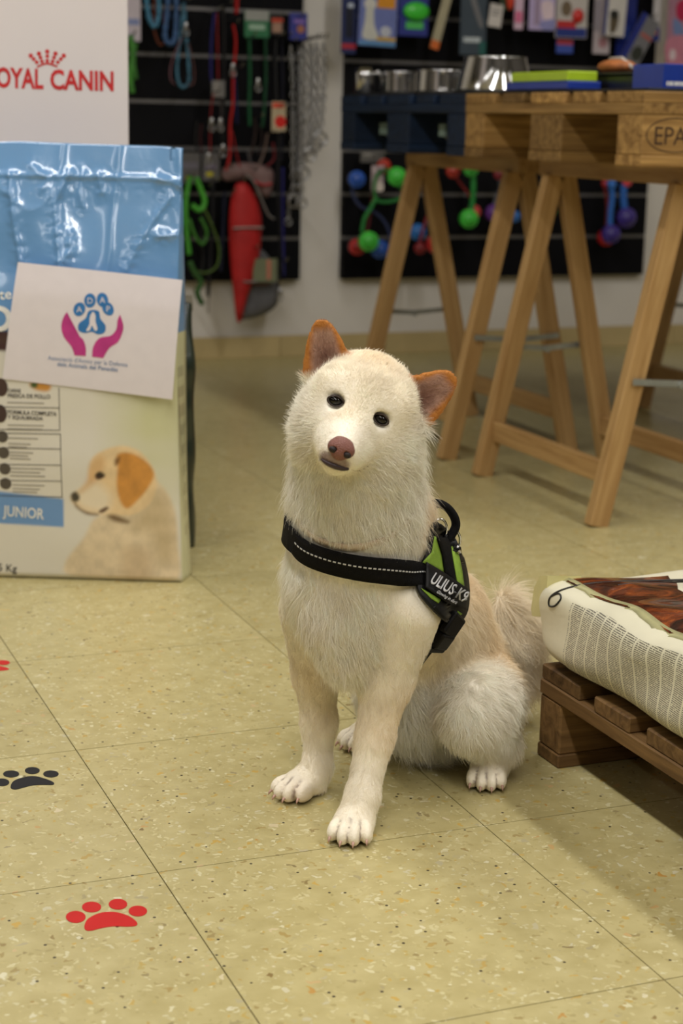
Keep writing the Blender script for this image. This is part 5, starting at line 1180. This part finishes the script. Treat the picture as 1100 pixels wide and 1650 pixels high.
# ------------------------------------------------------------------ leads, chains and coats on the left board
def rel0(c): return lambda p, d=0: (WV(*p)[0] - c[0], d, WV(*p)[1] - c[1])
M_STEEL = mat(srgb(176, 176, 178), 0.28, 1.0, var=0.1)
def lead(label, paths, y=HY, clip=None, card=None, group='leads hanging on the left slat board', name='dog_lead', flat=.35):
    c = WV(*paths[0][0][0]); t = thing(name, label, 'lead', (c[0], y, c[1]), 0, group); rel = rel0(c)
    for k, (pts, col, r, beads) in enumerate(paths):
        pp_ = spline([rel(p, -.005 * k) for p in pts], 6); 
        if beads:
            b = MB().tube(pp_, [r * (1 + .22 * math.sin(i * 2.1)) for i in range(len(pp_))], 8).build('cord', mat(srgb(*col), 0.5, var=0.7, scale=130), t)
        else:
            b = MB().tube(pp_, r, 8, flat=flat).build('strap', mat(srgb(*col), 0.6, var=0.2, scale=60), t)
    if clip:
        for x, yy in clip:
            q = rel((x, yy), -.012); b = MB().ell(q, (.008, .005, .015), 10).build('clip', M_STEEL, t)
            MB().tube([(q[0] + .009 * math.cos(a), q[1], q[2] - .02 + .011 * math.sin(a)) for a in [2 * math.pi * i / 14 for i in range(14)]], .0025, 6, closed=True).build('clip_ring', M_STEEL, b)
    if card:
        (x0, y0, x1, y1), col, fields = card; a, b_ = rel((x0, y1), -.016), rel((x1, y0), -.016)
        cd = boxpart('hang_card', (a[0], -.018, a[2]), (b_[0], -.015, b_[2]), colmat(col), t)
        for (u0, v0, u1, v1), c2 in fields:
            a2, b2 = rel((u0, v1)), rel((u1, v0)); o = boxpart('printed_field', (a2[0], -.0192, a2[2]), (b2[0], -.018, b2[2]), colmat(c2)); o.parent = cd; o.location = o.location - cd.location
    hook(c[0], c[1] + .004); return t
lead('turquoise braided cord lead hanging highest at the left', ((((236, -30), (237, 10), (242, 34), (250, 42), (256, 20), (254, -20)), (62, 120, 152), .0085, True),))
lead('rust brown cord lead beside the turquoise one', ((((252, -30), (250, 20), (251, 52), (260, 72), (268, 60), (262, 10)), (128, 66, 44), .0075, False),), 3.875)
lead('blue flecked cord lead hanging in a narrow loop', ((((270, -30), (268, 20), (264, 56), (270, 70), (279, 66), (282, 40), (282, -20)), (50, 84, 130), .0085, True),), 3.85)
lead('long thin blue and pink cord lead with a pale toggle', ((((296, 4), (290, 60), (285, 110), (289, 136), (297, 140), (304, 130), (303, 90), (299, 50), (297, 10)), (58, 104, 128), .0055, True), (((292, 60), (276, 100), (274, 126), (281, 136)), (150, 104, 116), .004, False), (((302, 70), (311, 110), (310, 134), (302, 138)), (120, 82, 80), .004, False)), 3.86, clip=((298, 42),))
package('white packet hanging by the display box edge', 'package', (200, -30, 226, 66), (196, 186, 196), (('r', (206, 30, 224, 40), (128, 140, 186)),), y=3.86)
lead('blue and red leads sharing a grey card', ((((347, 20), (342, 60), (341, 120), (345, 140)), (44, 40, 124), .0075, False), (((350, 20), (351, 80), (352, 130)), (140, 22, 26), .0065, False)), 3.87, card=((340, 130, 361, 157), (112, 110, 108), (((342, 132, 352, 156), (132, 128, 124)),)))
lead('thin red lead with two small steel clips', ((((343, 150), (339, 170), (337, 205), (337, 245)), (150, 30, 34), .0045, False), (((352, 155), (354, 180), (352, 200)), (90, 80, 80), .004, False)), 3.85, clip=((338, 196), (352, 196), (333, 252)))
lead('long bright red strap lead', ((((374, 40), (378, 70), (374, 120), (373, 170), (369, 200), (368, 250), (362, 275)), (190, 26, 24), .0095, False), (((371, 210), (377, 240), (384, 270)), (150, 18, 20), .006, False)), 3.85, clip=((372, 108),))
lead('red strap hanging above the green leads', ((((384, -40), (384, 0), (383, 22)), (176, 20, 18), .016, False),), 3.88)
lead('dark blue strap lead behind the red one', ((((381, 110), (384, 160), (385, 200)), (36, 36, 96), .008, False),), 3.885)
lead('dark green lead looped under a pale card', ((((401, 60), (402, 120), (401, 170), (402, 203)), (22, 92, 54), .0115, False), (((426, 60), (427, 120), (424, 180), (421, 205)), (20, 78, 48), .010, False)), 3.86, clip=((414, 132),), card=((391, 18, 431, 60), (42, 110, 72), (((392, 18, 430, 33), (150, 152, 148)), ((398, 40, 424, 48), (150, 180, 160)))))
package('small orange and black card above the green lead', 'package', (434, 22, 455, 56), (30, 26, 26), (('r', (436, 30, 454, 36), (206, 74, 48)), ('r', (437, 37, 452, 52), (168, 132, 112))), y=3.85)
package('small blue violet packet beside the steel chains', 'package', (463, 22, 492, 64), (52, 58, 140), (('r', (470, 32, 488, 38), (140, 110, 190)), ('e', (481, 47, 6, 6), (170, 110, 80))), y=3.84)
package('small red and beige hanging card beside the chains', 'package', (436, 164, 459, 212), (186, 170, 140), (('r', (437, 166, 456, 174), (206, 66, 44)), ('e', (450, 196, 9, 9), (206, 34, 30))), y=3.85)
lead('long dark strap with a blue edge hanging to the board foot', ((((450, 214), (449, 260), (450, 330), (453, 400), (456, 440)), (20, 20, 24), .012, False), (((456, 270), (456, 330), (457, 400), (458, 446)), (40, 38, 118), .008, False)), 3.87)
lead('black strap lead between the red lead and the grey card', ((((363, 10), (364, 80), (363, 160), (361, 232)), (18, 17, 20), .013, False),), 3.885, clip=((361, 238),))
lead('brown black lead bundle under the green lead', ((((412, 190), (414, 212), (410, 236), (404, 258)), (52, 34, 28), .009, False), (((420, 200), (424, 226), (418, 250)), (38, 24, 26), .008, False)), 3.88)
lead('wide black harness strap under the orange card', ((((446, 60), (445, 100), (446, 150), (447, 165)), (16, 16, 20), .018, False),), 3.88)
lead('navy lead left of the steel chains', ((((459, 60), (460, 120), (460, 200), (459, 262)), (24, 24, 44), .009, False),), 3.895)
lead('dark red and black lead above the grey cards', ((((328, 200), (326, 222), (328, 246)), (70, 20, 24), .007, False), (((320, 196), (318, 220), (320, 244)), (24, 22, 24), .008, False)), 3.885)
lead('black looped lead beside the bright green ropes', ((((330, 300), (332, 340), (328, 380), (332, 420), (326, 452)), (15, 15, 18), .014, False),), 3.90)
# steel choke chains
def chain(label, pts, size, y):
    c = WV(*pts[0]); t = thing('choke_chain', label, 'chain', (c[0], y, c[1]), 0, 'steel chains hanging on the left slat board'); rel = rel0(c)
    P = [np.array(rel(p)) for p in spline(pts, 12)]; mb = MB(); acc = 0.0; k = 0
    for a, b in zip(P[:-1], P[1:]):
        L = np.linalg.norm(b - a); d = (b - a) / (L + 1e-9); acc += L
        if acc >= size * 1.35:
            acc = 0; k += 1; s = np.array([0, 1.0, 0]) if k % 2 else np.cross(d, [0, 1.0, 0]); s = s / (np.linalg.norm(s) + 1e-9); m_ = (a + b) / 2
            mb.tube([m_ + d * size * math.cos(q) + s * size * .62 * math.sin(q) for q in [2 * math.pi * i / 10 for i in range(10)]], size * .26, 5, closed=True)
    o = mb.build('chain_links', M_STEEL, t); o['kind'] = 'stuff'
    q = rel(pts[-1]); MB().tube([(q[0] + size * 1.7 * math.cos(a), q[1], q[2] - size * 1.6 + size * 1.7 * math.sin(a)) for a in [2 * math.pi * i / 16 for i in range(16)]], size * .35, 6, closed=True).build('end_ring', M_STEEL, t)
    hook(c[0], c[1] + .01)
chain('broad fine steel chain, leftmost of the hanging chains', ((466, 72), (469, 120), (470, 200), (470, 300), (471, 316)), .0110, 3.85)
chain('second steel chain beside the broad one', ((477, 76), (478, 130), (478, 220), (478, 318)), .0105, 3.815)
chain('dark steel chain between the second and the open linked one', ((483, 72), (483, 140), (482, 230), (482, 300)), .0095, 3.868)
chain('long steel chain with open links ending above the wall joint', ((489, 70), (490, 130), (489, 200), (487, 270)), .0125, 3.85)
chain('steel chain in the middle of the right bunch', ((497, 68), (499, 120), (498, 180), (496, 240)), .0120, 3.838)
chain('steel chain behind the middle of the right bunch', ((502, 66), (503, 120), (502, 170), (500, 232)), .0110, 3.872)
chain('shorter steel chain with bright links, second from the white wall', ((508, 66), (510, 110), (509, 160), (506, 222)), .0130, 3.85)
chain('short steel chain with large links nearest the white wall', ((516, 66), (518, 110), (516, 160), (512, 214)), .0130, 3.835)
chain('thin steel chain hanging low beside the blue strap', ((468, 310), (467, 330), (466, 352)), .007, 3.87)

# dog coats on the low hooks
def coat_(label, outline, col, bands, y, group='dog coats on the left slat board', thick=.02):
    c = WV(*outline[0]); t = thing('dog_coat', label, 'dog coat', (c[0], y, c[1]), 0, group); rel = rel0(c)
    poly = [(rel(p)[0], rel(p)[2]) for p in spline(outline, 4, True)]
    V2, F2 = fill2d(poly, .03); d = np.abs(sdpoly(V2, poly)); bul = thick * np.clip(d / .03, 0, 1) ** .5
    n = len(V2); Vq = [(x, -b_ - .003, z) for (x, z), b_ in zip(V2, bul)] + [(x, .003, z) for x, z in V2]
    edges = {}
    for f in F2:
        for a, b in ((f[0], f[1]), (f[1], f[2]), (f[2], f[0])): edges[(a, b)] = 1
    rim = [(a, b) for (a, b) in edges if (b, a) not in edges]
    Fq = [list(f) for f in F2] + [[i + n for i in f[::-1]] for f in F2] + [[b, a, a + n, b + n] for a, b in rim]
    MB().add(Vq, Fq, True).build('fabric', mat(srgb(*col), 0.6, var=0.15, scale=14, bump=.3, bscale=18), t)
    for pts, c2, r in bands: MB().tube([(q[0], -thick - .005, q[2]) for q in [rel(p) for p in spline(pts, 4)]], r, 6, flat=.5).build('trim_band', mat(srgb(*c2), 0.4), t)
    hook(c[0], c[1] + .005); return t
coat_('red dog coat with grey bands hanging lowest on the left board', ((384, 294), (398, 296), (412, 318), (420, 345), (421, 372), (417, 415), (408, 450), (398, 480), (388, 516), (381, 515), (376, 470), (371, 420), (369, 370), (371, 330), (377, 304)), (178, 26, 28), ((((372, 367), (392, 366), (420, 366)), (150, 146, 142), .007), (((392, 280), (404, 292), (416, 318), (428, 345), (438, 352)), (128, 124, 122), .006), (((388, 452), (398, 453), (410, 452)), (140, 138, 136), .006)), 3.86)
coat_('grey dog coat behind the red one', ((405, 400), (430, 405), (446, 430), (456, 462), (452, 492), (432, 508), (404, 516), (390, 514), (396, 480), (400, 440)), (96, 96, 100), ((((404, 458), (420, 459), (436, 458)), (176, 106, 84), .004),), 3.90, thick=.015)
package('olive and pink printed label on the grey dog coat', 'tag', (405, 416, 444, 454), (118, 124, 98), (('r', (427, 418, 434, 450), (186, 120, 100)),), y=3.845, name='price_tag', hk=False)
lead('steel clip and ring at the grey dog coat hem', ((((452, 420), (448, 450), (450, 466)), (60, 58, 58), .006, False),), 3.86, clip=((449, 470),))
coat_('pink and red wrapped dog coat above the red one', ((364, 270), (400, 262), (440, 272), (444, 296), (436, 318), (424, 312), (404, 288), (380, 292), (364, 290)), (122, 96, 94), ((((410, 292), (424, 298), (438, 296)), (170, 44, 52), .009),), 3.885, thick=.012)
lead('red and white strap bundle above the wrapped coat', ((((432, 215), (428, 240), (420, 262), (412, 272)), (120, 100, 92), .008, False), (((440, 230), (442, 255), (430, 268)), (110, 24, 30), .008, False), (((398, 240), (404, 262), (414, 274)), (100, 98, 100), .006, False)), 3.87)
lead('dark blue strap hanging left of the red dog coat', ((((368, 310), (366, 350), (364, 395), (362, 440)), (30, 34, 58), .012, False),), 3.905)
lead('long black strap with a small pink bead at its end', ((((345, 290), (344, 360), (340, 430), (338, 478)), (16, 17, 24), .015, False), (((339, 478), (338, 490), (338, 505)), (92, 76, 62), .004, False)), 3.88)
# green rope bundle and the pale cards above it
lead('bright green rope bundle hanging beside the puppy food bag', ((((304, 284), (298, 310), (296, 340), (298, 375), (302, 410)), (66, 150, 44), .011, False), (((312, 286), (320, 305), (326, 325), (318, 338), (306, 330)), (70, 158, 48), .012, False), (((322, 330), (336, 360), (348, 395), (346, 425), (330, 438), (312, 436)), (74, 100, 36), .005, False), (((318, 350), (328, 372), (322, 392), (310, 380), (300, 352)), (56, 116, 36), .007, False), (((300, 420), (308, 438), (318, 452), (312, 470), (320, 488)), (46, 92, 36), .012, False)), 3.84, flat=.8)
package('grey backing card with a yellow mark over the green ropes', 'package', (288, 246, 326, 296), (88, 86, 86), (('e', (308, 286, 5, 4), (170, 160, 40)), ('r', (292, 262, 322, 272), (104, 100, 112))), y=3.885, hk=False)
package('second grey card with a yellow mark right of the green ropes', 'package', (330, 246, 358, 292), (92, 90, 90), (('e', (342, 281, 6, 4), (180, 170, 44)), ('r', (334, 266, 352, 272), (110, 100, 124))), y=3.89, hk=False)
lead('green rope bundle in the gap right of the white display box', ((((209, 58), (212, 90), (208, 120), (212, 150)), (66, 136, 48), .012, False), (((216, 70), (213, 100), (217, 128)), (52, 112, 40), .010, False)), 3.85, flat=.8)

# ------------------------------------------------------------------ things on the pallet table
TZ = TBZ + PH
def onto(o): return o
tag(MB().box((0, 0, 0), (1.16, 1.58, .006)).build('table_mat', mat(srgb(24, 24, 26), 0.5), None, .001, loc=(TBX + .595, TBY + .80, TZ + .0035)), 'thin black mat covering both table pallets', 'mat')
TM = TZ + .007
M_BOWL = mat(srgb(206, 206, 208), 0.10, 1.0, var=0.03)
def bowl(label, x, y, rb, rt, h):
    t = thing('steel_bowl', label, 'bowl', (x, y, TM), 0, 'steel feeding bowls on the table')
    MB().lathe([(rb * .4, 0.012), (rb * .9, .010), (rb, .001), (rb * 1.0, .004), (rb * .985, .010), (rt * 1.02, h * .94), (rt * 1.03, h * .98), (rt * 1.01, h), (rt * .96, h * .985), (rt * .93, h * .9), (rt * .8, h * .35), (rt * .5, h * .22), (0.001, h * .2)], n=48).build('shell', M_BOWL, t)
    MB().tube([(rb * .985 * math.cos(a), rb * .985 * math.sin(a), .0045) for a in [2 * math.pi * i / 40 for i in range(40)]], .004, 8, closed=True).build('rubber_foot', mat(srgb(22, 22, 22), .6), t)
bowl('large steel bowl, wider at its foot, on the table', 1.50, 2.27, .098, .076, .088)
bowl('medium steel bowl left of the large one', 1.50, 2.575, .074, .068, .062)
bowl('small steel bowl furthest left on the blue pallet', 1.455, 2.765, .046, .045, .060)
t = thing('steel_scoop', 'steel feed scoop leaning behind the small bowl', 'scoop', (1.365, 2.80, TM))
MB().lathe([(.018, 0), (.024, .002), (.026, .05), (.022, .07), (.020, .066), (.022, .05), (.018, .01)], n=20).build('cup', M_BOWL, t); MB().tube([(.024, 0, .05), (.04, 0, .06), (.055, 0, .04), (.05, 0, .01)], .005, 8).build('handle', M_BOWL, t)
t = thing('lime_box', 'lime green box in a blue tray on the table', 'box', (1.335, 1.60, TM))
boxpart('blue_tray', (0, -.01, 0), (.08, .28, .017), colmat((30, 56, 150)), t, .002)
boxpart('lime_lid', (.004, 0, .017), (.076, .262, .038), colmat((170, 200, 40)), t, .002)
t = thing('black_tray', 'black tray holding a brown chew on the table', 'tray', (1.42, 1.455, TM))
boxpart('tray_side', (0.004, 0.004, 0), (.17, .236, .030), colmat((20, 18, 20)), t, .003); boxpart('tray_lip', (0, 0, .030), (.174, .24, .036), colmat((30, 28, 30)), t, .002)
t = thing('brown_chew', 'rounded brown chew loaf lying on the black tray', 'dog chew', (1.468, 1.62, TM + .037))
MB().ell((0, 0, .0125), (.035, .058, .0165), 20).build('loaf', mat(srgb(166, 98, 48), .6, var=.3, scale=40, bump=.5, bscale=80), t); MB().tube([(0, -.064, .010), (0, -.02, .030), (0, .03, .030)], .004, 8).build('string', mat(srgb(190, 180, 170), .5), t)
bowl('low wide steel dish behind the lime box', 1.62, 1.98, .075, .090, .040)
t = thing('blue_box', 'blue cardboard box at the near corner of the table', 'box', (1.42, 1.34, TM))
boxpart('carton', (-.02, -.02, 0), (.20, .098, .048), colmat((26, 56, 150)), t, .0015)
V, Fc = [], []
for k, (u0, w) in enumerate(((.0, .004), (.006, .007), (.015, .003), (.020, .006), (.028, .005), (.035, .007), (.044, .004))):
    o = len(V); V += [(-.012 + u0, -.0205, .006), (-.012 + u0 + w, -.0205, .006), (-.012 + u0 + w, -.0205, .014), (-.012 + u0, -.0205, .014)]; Fc.append([o, o + 1, o + 2, o + 3])
np_mesh('printed_code', V, Fc, M_WH, t, smooth=False)
t = thing('red_tin', 'small red and white tin between chew tray and blue box', 'tin', (1.66, 1.475, TM)); MB().lathe([(.0, 0), (.016, 0), (.016, .04), (0, .04)], n=16).build('tin_body', colmat((196, 50, 44)), t); MB().lathe([(.0, .04), (.0165, .04), (.0165, .048), (0, .048)], n=16).build('tin_lid', colmat((226, 220, 214)), t)
# goods stored inside the blue pallet
for k, (yy, w, c) in enumerate(((2.645, .10, (34, 62, 66)), (2.27, .07, (44, 50, 48)))):
    t = thing('stored_pouch', ('teal wrapped pouch' if k == 0 else 'grey wrapped pouch') + ' pushed into the blue pallet opening', 'pouch', (1.36, yy, TBZ + .023), 0)
    MB().ell((.06, 0, .036), (.06, w / 2, .035), 16).build('pouch_body', colmat(c), t); MB().box((.002, 0, .036), (.006, w * .5, .03)).build('pouch_label', colmat((120, 140, 130)), t)
